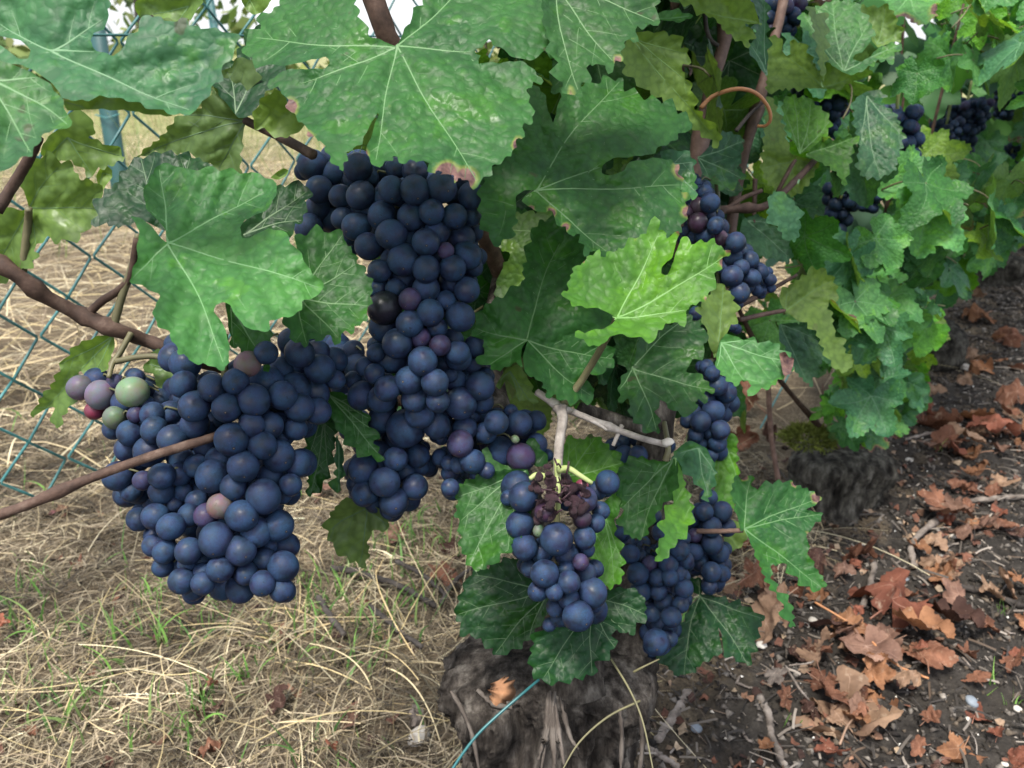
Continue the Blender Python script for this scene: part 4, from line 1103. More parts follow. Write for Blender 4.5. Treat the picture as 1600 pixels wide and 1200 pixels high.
leaf(.464, Z1050, (600, 980), [(672, 1010)], [(590, 960), (625, 950), (645, 985), (674, 985), (668, 1030), (650, 1075), (615, 1085), (605, 1040)], 'mid', 0, ty=.3, brown=1.0, tooth=.0005, veins=False, wave=.006, curl=.6).color = (.35, .06, .05, 0)
leaf(.63, Z1050, (625, 730), [(880, 560), (980, 1050), (640, 600)], [(625, 730), (600, 690), (590, 640), (620, 600), (690, 560), (760, 500), (830, 490), (880, 540), (912, 600), (910, 650), (870, 670), (850, 705), (878, 730), (890, 800), (892, 850), (940, 890), (960, 960), (1002, 1000), (970, 1062), (900, 1050), (850, 970), (830, 930), (800, 850), (750, 800), (680, 770)], 'yellow', .1, ty=-.1, under=True, cup=1, label='yellow-green leaf turned to show its underside')
leaf(.67, Z1050, (600, 800), [(760, 1140), (820, 900)], [(590, 800), (680, 790), (760, 830), (820, 900), (828, 970), (810, 1050), (760, 1142), (720, 1100), (680, 1060), (640, 950), (590, 880)], 'blue', .4, ty=.3)
# left group
leaf(.352, Z150, (385, 515), [(1215, 755), (690, 1180), (900, 240), (340, 120), (200, 700)],
     [(385, 515), (372, 440), (330, 390), (268, 330), (255, 260), (280, 180), (315, 110), (400, 88), (500, 128), (600, 108), (660, 125), (740, 112), (775, 150), (830, 130), (900, 160), (972, 190), (960, 250), (945, 300), (920, 330), (880, 350), (800, 390), (768, 430), (780, 482), (820, 492), (870, 460), (930, 435), (1000, 450), (1030, 480), (1050, 520), (1080, 560), (1120, 610), (1140, 660), (1200, 710), (1227, 752), (1190, 790), (1110, 820), (1100, 870), (1060, 900), (990, 915), (930, 930), (930, 980), (850, 985), (790, 950), (740, 890), (720, 845), (680, 828), (640, 845), (630, 882), (670, 930), (700, 990), (705, 1060), (720, 1080), (690, 1200), (640, 1180), (580, 1160), (550, 1170), (500, 1120), (440, 1110), (430, 1060), (410, 1040), (400, 990), (330, 960), (305, 880), (345, 790), (300, 765), (240, 740), (180, 720), (200, 650), (225, 590), (220, 520), (235, 450), (215, 410), (180, 368), (240, 380), (300, 425), (350, 490)],
     'pale', .35, ty=.62, tx=.1, spacing=.0022, tooth=.0011, cup=1.0, label='big smooth pale green leaf over the left bunch')
leaf(.385, Z150, (370, 440), [(0, 350), (240, 60), (500, 60)], [(370, 450), (250, 390), (150, 420), (60, 420), (-5, 410), (0, 290), (110, 190), (150, 120), (230, 60), (350, 25), (480, 40), (590, 78), (640, 130), (560, 240), (430, 340)], 'dark', .9, ty=.3, under=False, cup=3)
leaf(.400, Z150, (790, 470), [(1130, 240), (1100, 390)], [(960, 200), (1000, 210), (1060, 190), (1135, 200), (1137, 290), (1115, 330), (1110, 390), (1040, 455), (930, 480), (820, 500), (770, 480), (765, 420), (860, 350), (940, 290)], 'dark', .15, ty=.5)
leaf(.378, Z150, (1085, 810), [(1460, 850), (1320, 470), (1410, 620), (1130, 1050), (1300, 1020)], [(1060, 560), (1100, 470), (1150, 450), (1215, 437), (1250, 460), (1300, 455), (1340, 490), (1340, 540), (1390, 570), (1400, 620), (1450, 660), (1450, 700), (1482, 740), (1467, 850), (1440, 900), (1450, 930), (1390, 960), (1380, 985), (1310, 1000), (1290, 1040), (1240, 1010), (1210, 1030), (1170, 1015), (1130, 1060), (1070, 1050), (1040, 990), (1000, 940), (1040, 860), (1060, 780), (1100, 660)], 'mid', .35, ty=.45, tx=-.1)
leaf(.392, Z150, (720, 850), [(930, 1170), (740, 1080)], [(690, 830), (740, 850), (790, 920), (850, 965), (930, 960), (942, 1050), (935, 1110), (925, 1192), (880, 1150), (830, 1140), (780, 1080), (745, 1085), (720, 1030), (712, 950)], 'mid', .4, ty=.3, fold=.2)
leaf(.31, Z0, (330, 320), [(1490, 230), (640, 120), (1180, 690), (0, 150)],
     [(-60, 270), (0, 280), (120, 370), (180, 365), (192, 310), (130, 250), (0, 225), (-30, 200), (-40, -60), (600, -60), (692, 20), (682, 100), (612, 190), (560, 250), (600, 320), (690, 350), (760, 320), (800, 230), (860, 190), (880, 130), (940, 95), (1010, 110), (1060, 130), (1110, 150), (1160, 120), (1200, 160), (1290, 180), (1380, 190), (1440, 210), (1508, 235), (1460, 310), (1430, 370), (1380, 440), (1382, 500), (1320, 540), (1312, 580), (1270, 640), (1220, 680), (1150, 710), (1090, 720), (980, 680), (860, 640), (740, 612), (650, 598), (560, 618), (480, 628), (390, 618), (370, 560), (250, 460), (150, 410), (0, 380), (-80, 360)],
     'blue', .3, ty=.45, spacing=.0024, cup=.8, tooth=.0012, label='nearest leaf at the upper left, soft and slightly out of focus')
leaf(.322, Z0, (400, 640), [(1085, 722)], [(390, 630), (560, 610), (680, 590), (820, 615), (960, 655), (1092, 724), (960, 718), (800, 690), (640, 680), (420, 692)], 'yellow', .1, ty=-.4, under=True, tooth=.0006)
leaf(.285, Z0, (-60, 500), [(430, 780), (200, 960), (250, 480)], [(-80, 365), (0, 378), (100, 410), (230, 470), (320, 540), (380, 610), (410, 690), (445, 780), (430, 810), (330, 800), (270, 830), (260, 880), (210, 920), (200, 980), (130, 980), (100, 1020), (50, 1050), (0, 1080), (-80, 1040)], 'pale', .8, ty=.8, tooth=.0008, label='pale bluish leaf cut by the left edge')
leaf(.412, Z0, (1530, 762), [(870, 985), (1150, 720), (1420, 450), (1370, 1050)], [(1538, 770), (1560, 640), (1610, 450), (1590, 370), (1520, 362), (1440, 410), (1380, 470), (1330, 590), (1230, 680), (1100, 740), (1010, 860), (900, 940), (850, 990), (960, 955), (1050, 950), (1150, 960), (1250, 985), (1330, 1060), (1400, 1075), (1500, 1085), (1512, 900), (1525, 800)], 'dark', .1, ty=-.25, under=True, cup=1)
leaf(.405, Z2, (60, 570), [(220, 150), (30, 330)], [(70, 590), (0, 500), (-60, 420), (0, 300), (60, 300), (100, 200), (150, 130), (230, 130), (300, 320), (270, 400), (200, 470), (150, 570), (100, 590)], 'dark', .75, ty=.4)
leaf(.395, Z6, (120, 200), [(410, 200), (-30, 450), (150, 350), (240, 30)], [(122, 200), (90, 212), (40, 195), (-50, 190), (-60, 500), (0, 508), (40, 492), (60, 440), (95, 462), (130, 440), (155, 400), (148, 345), (200, 320), (240, 345), (290, 330), (330, 320), (372, 280), (420, 240), (425, 140), (400, 90), (330, 80), (300, 20), (200, -20), (100, 0), (60, 60), (100, 130)], 'under', .05, ty=-.35, under=True, cup=1, label='backlit leaf underside with pale veins and long stalk')
leaf(.385, Z0, (420, 860), [(770, 975), (300, 980), (560, 1070)], [(430, 700), (520, 688), (572, 760), (600, 830), (545, 862), (640, 890), (740, 940), (785, 982), (700, 1030), (560, 1085), (540, 1070), (440, 1000), (330, 1010), (250, 970), (300, 850), (380, 800)], 'under', .05, ty=-.4, under=True)
leaf(.425, Z6, (470, 735), [(150, 1070), (235, 1110), (230, 860)], [(475, 728), (410, 733), (320, 770), (270, 830), (210, 950), (190, 965), (150, 1020), (138, 1082), (180, 1032), (230, 1030), (212, 1090), (235, 1122), (270, 1060), (312, 1000), (310, 930), (330, 882), (380, 902), (420, 890), (452, 850), (478, 780)], 'under', .2, ty=-.1, under=True, fold=.3)
leaf(.43, Z6, (750, 880), [(620, 850), (640, 980)], [(760, 870), (700, 800), (640, 790), (600, 860), (640, 900), (670, 960), (625, 985), (680, 1010), (740, 980), (780, 920)], 'dark', .2, ty=.2, under=True)
leaf(.43, Z480, (110, 250), [(390, 585), (345, 440), (320, 380)], [(100, 250), (130, 238), (180, 243), (232, 270), (225, 300), (280, 330), (322, 370), (315, 400), (350, 440), (357, 470), (345, 490), (380, 560), (402, 592), (320, 582), (250, 550), (200, 490), (150, 420), (100, 330)], 'mid', .2, ty=.45)
leaf(.44, Z480, (100, 310), [(20, 780), (110, 660), (0, 600)], [(100, 310), (150, 400), (150, 470), (128, 600), (102, 690), (60, 758), (12, 792), (0, 640), (-20, 560), (10, 400)], 'dark', .5, ty=.1, tx=.4)
leaf(.436, Z480, (155, 470), [(160, 780)], [(148, 470), (170, 500), (192, 560), (184, 680), (152, 785), (135, 725), (150, 600)], 'blue', .8, ty=.1, tx=-.6)
leaf(.452, Z480, (310, 850), [(270, 1150), (120, 960), (420, 930)], [(200, 790), (160, 830), (110, 890), (95, 940), (110, 990), (130, 1040), (180, 1090), (230, 1120), (290, 1152), (322, 1100), (315, 1030), (332, 962), (380, 960), (400, 978), (427, 930), (428, 880), (360, 840), (280, 810)], 'dark', .05, ty=-.3, under=True, label='dark hanging leaf underside below the lower middle bunch')
# around the small front bunch
leaf(.442, Z690, (335, 345), [(70, 450), (110, 730), (65, 560), (260, 690)], [(345, 340), (300, 338), (200, 350), (130, 375), (70, 400), (58, 430), (65, 470), (55, 520), (80, 580), (70, 640), (95, 690), (120, 735), (150, 746), (200, 722), (230, 690), (270, 662), (300, 620), (340, 560), (360, 450)], 'mid', .85, ty=.45, label='rough veined leaf left of the small front bunch')
leaf(.436, Z690, (300, 345), [(165, 265)], [(158, 262), (185, 250), (205, 300), (245, 322), (330, 338), (240, 362), (200, 342), (170, 300)], 'pale', .3, ty=.3, tooth=.0006)
leaf(.446, Z690, (345, 320), [(360, 220), (420, 300)], [(343, 213), (380, 225), (395, 260), (427, 290), (420, 322), (380, 332), (340, 300)], 'mid', .4, ty=.2)
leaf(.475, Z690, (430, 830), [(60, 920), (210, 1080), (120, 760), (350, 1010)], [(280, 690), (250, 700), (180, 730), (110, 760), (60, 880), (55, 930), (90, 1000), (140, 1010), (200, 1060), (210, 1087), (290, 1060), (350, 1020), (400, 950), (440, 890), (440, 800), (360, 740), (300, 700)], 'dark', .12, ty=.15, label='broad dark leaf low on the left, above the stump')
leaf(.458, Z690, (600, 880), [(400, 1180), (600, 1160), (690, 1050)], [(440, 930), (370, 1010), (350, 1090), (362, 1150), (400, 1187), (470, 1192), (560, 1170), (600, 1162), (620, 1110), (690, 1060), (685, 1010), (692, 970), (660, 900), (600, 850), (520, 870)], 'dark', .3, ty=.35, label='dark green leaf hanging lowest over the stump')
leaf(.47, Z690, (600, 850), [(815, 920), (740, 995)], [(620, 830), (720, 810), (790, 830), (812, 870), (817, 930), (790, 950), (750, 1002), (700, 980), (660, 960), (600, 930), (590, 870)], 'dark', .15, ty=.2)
leaf(.462, Z690, (500, 370), [(715, 315), (610, 215), (510, 215)], [(478, 250), (520, 205), (545, 225), (600, 205), (635, 215), (650, 240), (690, 265), (727, 315), (700, 350), (640, 372), (580, 420), (520, 430), (478, 360)], 'bright', .5, ty=.5)
leaf(.468, Z690, (640, 480), [(690, 800), (600, 700), (720, 700)], [(600, 520), (690, 430), (712, 420), (722, 480), (690, 540), (690, 580), (720, 680), (722, 780), (670, 817), (640, 800), (600, 720), (580, 640)], 'bright', .5, ty=.3)
leaf(.478, Z900, (365, 365), [(160, 430), (240, 660), (165, 560)], [(365, 365), (340, 380), (280, 375), (220, 360), (180, 375), (150, 420), (155, 470), (165, 530), (170, 580), (160, 610), (190, 650), (240, 668), (260, 640), (285, 600), (300, 560), (345, 515), (385, 485), (390, 400)], 'mid', .5, ty=.45)
leaf(.47, Z900, (365, 365), [(330, 740), (425, 560)], [(372, 370), (392, 430), (412, 500), (432, 560), (420, 620), (390, 660), (350, 700), (320, 748), (293, 732), (300, 690), (322, 650), (312, 600), (335, 560), (368, 500), (380, 440)], 'bright', .25, ty=.3, tx=.5, fold=.2)
leaf(.49, Z900, (450, 330), [(510, 420), (490, 520), (380, 350)], [(360, 340), (420, 300), (480, 330), (500, 370), (517, 420), (500, 480), (490, 532), (450, 460), (400, 420), (350, 390)], 'blue', .5, ty=.3)
leaf(.62, Z900, (530, 280), [(600, 490), (520, 440)], [(530, 268), (592, 280), (594, 420), (602, 500), (560, 565), (520, 530), (505, 450), (500, 370)], 'bright', .2, ty=.1)
leaf(.60, Z900, (560, 640), [(600, 700)], [(540, 590), (600, 600), (640, 640), (610, 690), (570, 710), (545, 680)], 'yellow', .1, ty=.2, under=True)
leaf(.505, Z900, (620, 625), [(895, 515), (905, 570), (900, 840), (640, 445), (790, 980)],
     [(620, 625), (606, 640), (590, 560), (570, 500), (580, 438), (640, 440), (652, 482), (700, 460), (760, 450), (820, 470), (870, 490), (902, 515), (880, 540), (842, 556), (912, 570), (880, 610), (852, 632), (850, 690), (860, 740), (922, 830), (900, 852), (860, 850), (800, 800), (760, 752), (722, 750), (716, 800), (740, 850), (790, 900), (802, 980), (790, 992), (765, 950), (760, 900), (700, 820), (660, 720)],
     'mid', .7, ty=.5, spots=[(880, 515, 22), (800, 465, 12), (620, 440, 14), (850, 640, 8), (905, 820, 8)], quilt=.0022, label='wrinkled leaf on the right with purple-tinged tip')
leaf(.575, Z900, (455, 875), [(690, 960), (630, 1120), (400, 1150), (290, 1090), (450, 810)],
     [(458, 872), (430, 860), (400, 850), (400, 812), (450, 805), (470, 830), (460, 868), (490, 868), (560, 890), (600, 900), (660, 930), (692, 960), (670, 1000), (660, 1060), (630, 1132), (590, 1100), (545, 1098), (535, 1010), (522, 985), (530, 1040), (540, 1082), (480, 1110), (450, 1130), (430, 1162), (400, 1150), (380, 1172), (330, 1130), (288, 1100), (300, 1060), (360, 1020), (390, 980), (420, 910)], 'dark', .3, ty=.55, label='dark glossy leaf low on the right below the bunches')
# upper right group
leaf(.50, ZB, (560, 150), [(20, 10), (470, 280), (330, 190)], [(20, -5), (120, 40), (200, 90), (280, 120), (330, 200), (400, 240), (470, 292), (482, 250), (530, 240), (500, 180), (450, 155), (550, 148), (530, 80), (490, -10), (450, -80), (100, -80)], 'yellow', .1, ty=-.3, under=True, label='broad yellow-green underside at the top right of centre')
leaf(.498, ZB, (590, 470), [(580, 0), (490, 280)], [(490, -10), (580, -20), (602, 40), (597, 120), (602, 300), (592, 472), (560, 440), (520, 370), (478, 320), (488, 262), (532, 242), (520, 180), (455, 160), (552, 150), (530, 80)], 'blue', .8, ty=.2, tx=.6)
leaf(.47, Z3, (700, 170), [(1125, 670), (970, 250), (1000, 420)], [(690, 180), (730, 150), (820, 150), (900, 155), (930, 190), (975, 240), (980, 290), (950, 310), (940, 340), (980, 380), (1000, 430), (1010, 510), (1060, 560), (1110, 600), (1133, 660), (1110, 688), (1060, 640), (1000, 600), (960, 540), (880, 480), (790, 430), (690, 350), (660, 250)], 'yellow', .1, ty=-.25, under=True, label='long yellow-green underside left of the curled tendril')
leaf(.48, Z3, (830, 85), [(980, 75)], [(820, 70), (860, 50), (930, 45), (987, 75), (970, 97), (900, 100), (830, 92)], 'pale', .3, ty=.6)
leaf(.66, ZB, (950, 545), [(610, 240), (690, 330), (830, 300), (1110, 490)], [(600, 230), (640, 225), (690, 240), (688, 320), (715, 350), (742, 340), (735, 260), (790, 255), (830, 290), (880, 380), (920, 450), (980, 360), (1040, 390), (1122, 470), (1110, 510), (1050, 560), (900, 552), (720, 555), (640, 570), (590, 580)], 'yellow', .08, ty=-.1, under=True)
leaf(.63, PX, (1318, 112), [(1258, 25), (1300, 2), (1355, 40), (1405, 70)], [(1245, 25), (1258, 21), (1268, 25), (1275, 12), (1300, 1), (1325, 0), (1335, 2), (1345, 15), (1355, 28), (1366, 47), (1360, 65), (1347, 82), (1335, 85), (1332, 92), (1345, 97), (1360, 88), (1372, 75), (1392, 68), (1408, 68), (1402, 82), (1390, 97), (1370, 95), (1352, 108), (1330, 118), (1315, 112), (1290, 95), (1285, 80), (1270, 60), (1258, 45)], 'pale', .55, ty=.5, fold=.2, label='pale grey-green leaf above the dark gap at the upper right')
leaf(.625, ZB, (945, 545), [(850, 40)], [(835, 25), (880, 60), (960, 100), (970, 180), (965, 300), (960, 400), (950, 520), (930, 460), (905, 300), (880, 150)], 'under', .2, ty=.1, tx=.5, under=True)
leaf(.72, ZC, (280, 280), [(430, 190), (330, 50), (220, 110)], [(150, 30), (260, 45), (340, 35), (390, 80), (410, 150), (442, 200), (420, 260), (360, 270), (290, 300), (250, 260), (240, 190), (200, 110)], 'under', .3, ty=-.1, under=True)
leaf(.64, ZB, (800, 960), [(985, 760), (760, 590), (690, 650), (870, 610)], [(800, 960), (760, 880), (700, 760), (690, 640), (720, 610), (760, 590), (800, 612), (850, 605), (880, 640), (940, 680), (987, 740), (992, 800), (940, 860), (900, 930)], 'bright', .3, ty=.3)
leaf(.645, ZB, (840, 965), [(1180, 850), (1080, 1170)], [(830, 975), (900, 900), (950, 880), (1050, 865), (1185, 850), (1130, 920), (1120, 1000), (1092, 1100), (1080, 1175), (1040, 1090), (980, 1040), (900, 1000)], 'bright', .2, ty=.2)
leaf(.655, ZB, (780, 1000), [(600, 650), (900, 1020), (700, 1200), (570, 1050)], [(600, 590), (640, 640), (660, 700), (700, 800), (740, 960), (800, 980), (900, 1000), (920, 1020), (880, 1100), (850, 1150), (780, 1220), (700, 1215), (600, 1150), (558, 1060), (570, 900), (585, 750)], 'yellow', .1, ty=-.15, under=True)
leaf(.56, ZB, (162, 985), [(450, 880), (430, 1110), (240, 1130), (310, 840)], [(330, 820), (400, 840), (452, 870), (440, 960), (410, 1020), (442, 1120), (370, 1170), (310, 1185), (250, 1140), (200, 1100), (160, 1000), (180, 970), (230, 920), (290, 880)], 'blue', 1.0, ty=.4, brown=.06)
leaf(.455, Z3, (850, 760), [(1010, 900), (1000, 760)], [(840, 710), (900, 700), (960, 710), (1010, 750), (1000, 820), (1010, 850), (1022, 912), (990, 922), (930, 890), (895, 850), (870, 790)], 'blue', .8, ty=.3)
leaf(.74, ZC, (220, 600), [(300, 1100), (450, 860), (180, 900)], [(150, 610), (220, 570), (290, 560), (352, 610), (270, 612), (260, 640), (320, 660), (380, 690), (420, 760), (452, 850), (430, 930), (410, 980), (400, 1060), (300, 1115), (200, 1110), (158, 1050), (170, 900), (140, 780), (130, 660)], 'blue', .9, ty=.4, label='bluish drooping leaf with two round gaps at the right')
leaf(.52, Z1050, (700, 0), [(580, 300), (690, 350)], [(560, 60), (620, 80), (690, 140), (712, 220), (700, 300), (680, 345), (640, 340), (560, 250), (520, 200), (540, 110)], 'blue', .9, ty=.1, tx=.3)
leaf(.64, Z1050, (420, 230), [(660, 440), (600, 260)], [(390, 220), (470, 190), (560, 260), (640, 300), (650, 370), (670, 420), (640, 460), (560, 440), (480, 420), (400, 390), (370, 300)], 'blue', .7, ty=.4)
# small pieces between the large ones
leaf(.40, Z2, (390, 560), [(150, 590), (380, 650)], [(290, 450), (240, 460), (180, 510), (138, 590), (170, 640), (230, 660), (300, 692), (370, 662), (408, 620), (402, 580), (330, 560), (312, 500)], 'yellow', .05, ty=-.2, under=True, label='small yellow leaf under the largest top leaf')
leaf(.40, Z2, (280, 880), [(320, 850), (240, 890)], [(230, 890), (270, 855), (300, 840), (325, 852), (312, 880), (270, 900)], 'yellow', 0, ty=0, brown=.35, under=True)
leaf(.42, Z0, (1180, 40), [(870, 100), (1120, 130)], [(860, 112), (850, 60), (870, 0), (900, -60), (1200, -60), (1275, 10), (1230, 60), (1192, 130), (1170, 110), (1130, 142), (1100, 142), (1050, 110), (950, 100), (900, 100)], 'under', .1, ty=-.2, under=True, brown=.25)
leaf(.43, Z0, (1560, 0), [(1530, 60), (1600, 80)], [(1500, -60), (1510, 10), (1540, 60), (1580, 90), (1640, 80), (1700, 0), (1680, -60)], 'yellow', .1, ty=-.1, under=True)
leaf(.425, Z0, (640, 1080), [(700, 1100), (620, 1180)], [(620, 1060), (660, 1030), (700, 1060), (702, 1110), (660, 1160), (640, 1190), (610, 1150), (600, 1100)], 'yellow', .05, ty=0, under=True)
leaf(.44, PX, (560, 250), [(480, 20), (640, -20)], [(850, -20), (700, -80), (860, -120), (760, 20), (690, 20)], 'dark', .1, ty=0)

# each stalk belongs to the leaf it carries
for ob, (a, b) in zip(PETS, ENDS):
    best = min(LEAVES, key=lambda q: min((WORLD[q.name] - Vector(a)).length, (WORLD[q.name] - Vector(b)).length))
    if min((WORLD[best.name] - Vector(a)).length, (WORLD[best.name] - Vector(b)).length) < .035:
        ob.parent = best; ob.location = WORLD[ob.name] - WORLD[best.name]
tip_, pale_ = [q for q in LEAVES if q.data.name.startswith('leaf') and abs(q.color[0] - .35) < 1e-4][0], [q for q in LEAVES if 'red tip' in q.get('label', '')][0]
tip_.name = 'leaf_tip'; tip_.parent = pale_; tip_.location = Vector(tip_.location) - Vector(pale_.location); tip_['label'] = 'curled red leaf tip'
# leaves deeper inside the vine: they close the shade behind the bunches
r = np.random.default_rng(4242)
cnt = 0
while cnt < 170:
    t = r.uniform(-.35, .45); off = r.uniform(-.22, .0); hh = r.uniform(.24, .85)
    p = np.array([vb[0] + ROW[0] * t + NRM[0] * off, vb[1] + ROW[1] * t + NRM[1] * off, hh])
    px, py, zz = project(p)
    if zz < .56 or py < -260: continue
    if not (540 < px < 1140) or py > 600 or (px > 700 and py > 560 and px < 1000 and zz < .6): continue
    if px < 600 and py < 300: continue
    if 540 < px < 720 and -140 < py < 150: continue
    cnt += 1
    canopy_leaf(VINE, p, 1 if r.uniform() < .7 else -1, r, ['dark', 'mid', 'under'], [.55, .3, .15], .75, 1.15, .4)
# the vine carries on above the picture and shades what hangs below
for i in range(90):
    px, py, zz = r.uniform(150, 1350), r.uniform(-520, -170), r.uniform(.42, .75)
    p = at(px, py, zz)
    canopy_leaf(VINE, p, 1, r, ['mid', 'dark', 'bright'], [.5, .3, .2], .8, 1.2, 1.1)
# ------------------------------------------------------------------ grape bunches
def grape_mesh(seed, u=26, v=18):
    r = np.random.default_rng(seed)
    a = np.arange(u) / u * 2 * np.pi; b = np.linspace(0, np.pi, v + 1)[1:-1]
    A, B = np.meshgrid(a, b)
    V = np.stack([np.sin(B) * np.cos(A), np.sin(B) * np.sin(A), np.cos(B)], -1).reshape(-1, 3)
    V = np.vstack([V, [(0, 0, 1), (0, 0, -1)]])
    w = Wave(seed, 1.4, 3, 5)
    V = V * (1 + .024 * w(V))[:, None]
    V[:, 2] *= r.uniform(.96, 1.13); V[:, 0] *= r.uniform(.95, 1.02)
    d = np.clip((V[:, 2] + .985) / .015, 0, 1)  # tiny pit at the style scar
    n = v - 1; F = []
    i = np.arange(n - 1)[:, None] * u; j = np.arange(u)[None]; j2 = (j + 1) % u
    F = np.stack([i + j, i + u + j, i + u + j2, i + j2], -1).reshape(-1, 4)
    top, bot = len(V) - 2, len(V) - 1
    F = np.vstack([F, [(top, k, (k + 1) % u, (k + 2) % u) for k in range(0, u, 2)], [(bot, (n - 1) * u + (k + 2) % u, (n - 1) * u + (k + 1) % u, (n - 1) * u + k) for k in range(0, u, 2)]])
    return mesh_np('grape', V, F, [M_GRAPE])
GRAPES = [grape_mesh(s) for s in range(1, 9)]
GRAPES_LO = [grape_mesh(s, 14, 10) for s in (1, 2)]
SKIN = {'d': ((.010, .012, .026), 1.0), 'p': ((.026, .013, .030), .9), 'g': ((.095, .115, .065), .6), 'v': ((.095, .07, .085), .8), 'k': ((.010, .010, .014), .10), 'b': ((.10, .06, .055), .7), 'r': ((.13, .022, .035), .35), 's': ((.030, .015, .026), .15)}

def add_grape(root, c, rad, tone, r, meshes, face=None):
    o = link('grape', meshes[r.integers(0, len(meshes))], root, c, None, (rad, rad, rad))
    out = np.array(c) - np.array(face) if face is not None else np.array([0, 0, -1.0])
    out = out / (np.linalg.norm(out) + 1e-9)
    # free end (local -Z) points away from the stalk and downwards
    d = out * .9 + np.array([0, -.45, -.55]) + r.normal(size=3) * .30; d /= np.linalg.norm(d)
    q = Vector(-d).to_track_quat('Z', 'Y').to_euler(); o.rotation_euler = q
    col, bl = SKIN[tone]; k = r.uniform(.8, 1.3)
    o.color = (col[0] * k, col[1] * k, col[2] * k, min(1, bl * r.uniform(.72, 1.08)))
    return o

def bunch(label, frame, lst, z0, axis, width, bulge=.018, fill=.85, seed=0, group='bunches hanging on the near vine', stem=None, scale=1.08, layers=2, extra=None):
    """lst: (x, y, radius[, tone]) in the enlarged photo, nearest grapes first; depth follows from touching spheres"""
    r = np.random.default_rng(seed)
    ox, oy, s = frame if frame else (0, 0, 1)
    L = []
    for g in lst:
        if len(g) > 4: x, y, rr, tone, (fx, fy, fs) = g; x, y, rr = fx + x / fs, fy + y / fs, rr / fs
        else:
            x, y, rr = ox + g[0] / s, oy + g[1] / s, g[2] / s; tone = g[3] if len(g) > 3 else 'd'
        L.append((x, y, rr * scale, tone))
    placed = []
    def base(x, y): return z0 + bulge * min(1.6, abs((x - axis) / width)) ** 2
    def put(x, y, rr, tone, extra_z=0.0):
        z = base(x, y) + extra_z
        for (x2, y2, r2, z2, _) in placed:
            k = z / FPX; d = math.hypot(x - x2, y - y2) * k; R = (rr * k + r2 * z2 / FPX) * .83
            if d < R:
                need = math.sqrt(R * R - d * d)
                # partly hidden grapes sit behind the one in front of them
                if z < z2 + need: z = max(z, z2 + need)
        z = min(z, base(x, y) + .042)
        placed.append((x, y, rr, z, tone))
    for g in L: put(*g)
    base_n = list(L)
    for lay in range(layers):
        for _ in range(int(len(base_n) * fill)):
            a = base_n[r.integers(0, len(base_n))]
            x, y = a[0] + r.normal() * a[2] * .7, a[1] + r.normal() * a[2] * .7
            x = a[0] * .0 + x * .86 + axis * .14
            put(x, y, a[2] * r.uniform(.85, 1.0), 'd', .010 + .012 * lay)
    xs = [p[0] for p in placed]; ys = [p[1] for p in placed]
    cz = z0 + .022
    topc = at(axis, min(ys), cz)
    root = thing('grape_bunch', label, 'grape bunch', topc, group)
    pts3 = []
    for x, y, rr, z, tone in placed:
        c = at(x, y, z); ax_pt = at(axis * .8 + x * .2, y - rr * .6, cz)
        pts3.append((c, rr * z / FPX, ax_pt))
        add_grape(root, c, rr * z / FPX, tone, r, GRAPES, ax_pt)
    ctrl = [at(axis, min(ys) - 12, cz + .012), at(axis + 3, np.mean(ys), cz + .012), at(axis, max(ys) - 20, cz + .008)]
    tube('bunch_stem', ctrl, [.0020, .0015, .0008], M_PEDICEL, root, 7, 14)
    parts = []
    for c, rad, a in pts3[::3]:
        a = c + (a - c) * min(1, .013 / (np.linalg.norm(a - c) + 1e-9))
        q = catmull([a, (a + c) / 2 + [0, 0, .003], c + (a - c) / (np.linalg.norm(a - c) + 1e-9) * rad * .9], 5)
        parts.append(tube_arrays(q - topc, .0006, 4))
    V, F = merge(parts); link('pedicels', mesh_np('pedicels', V, F, [M_PEDICEL]), root, topc)
    return root

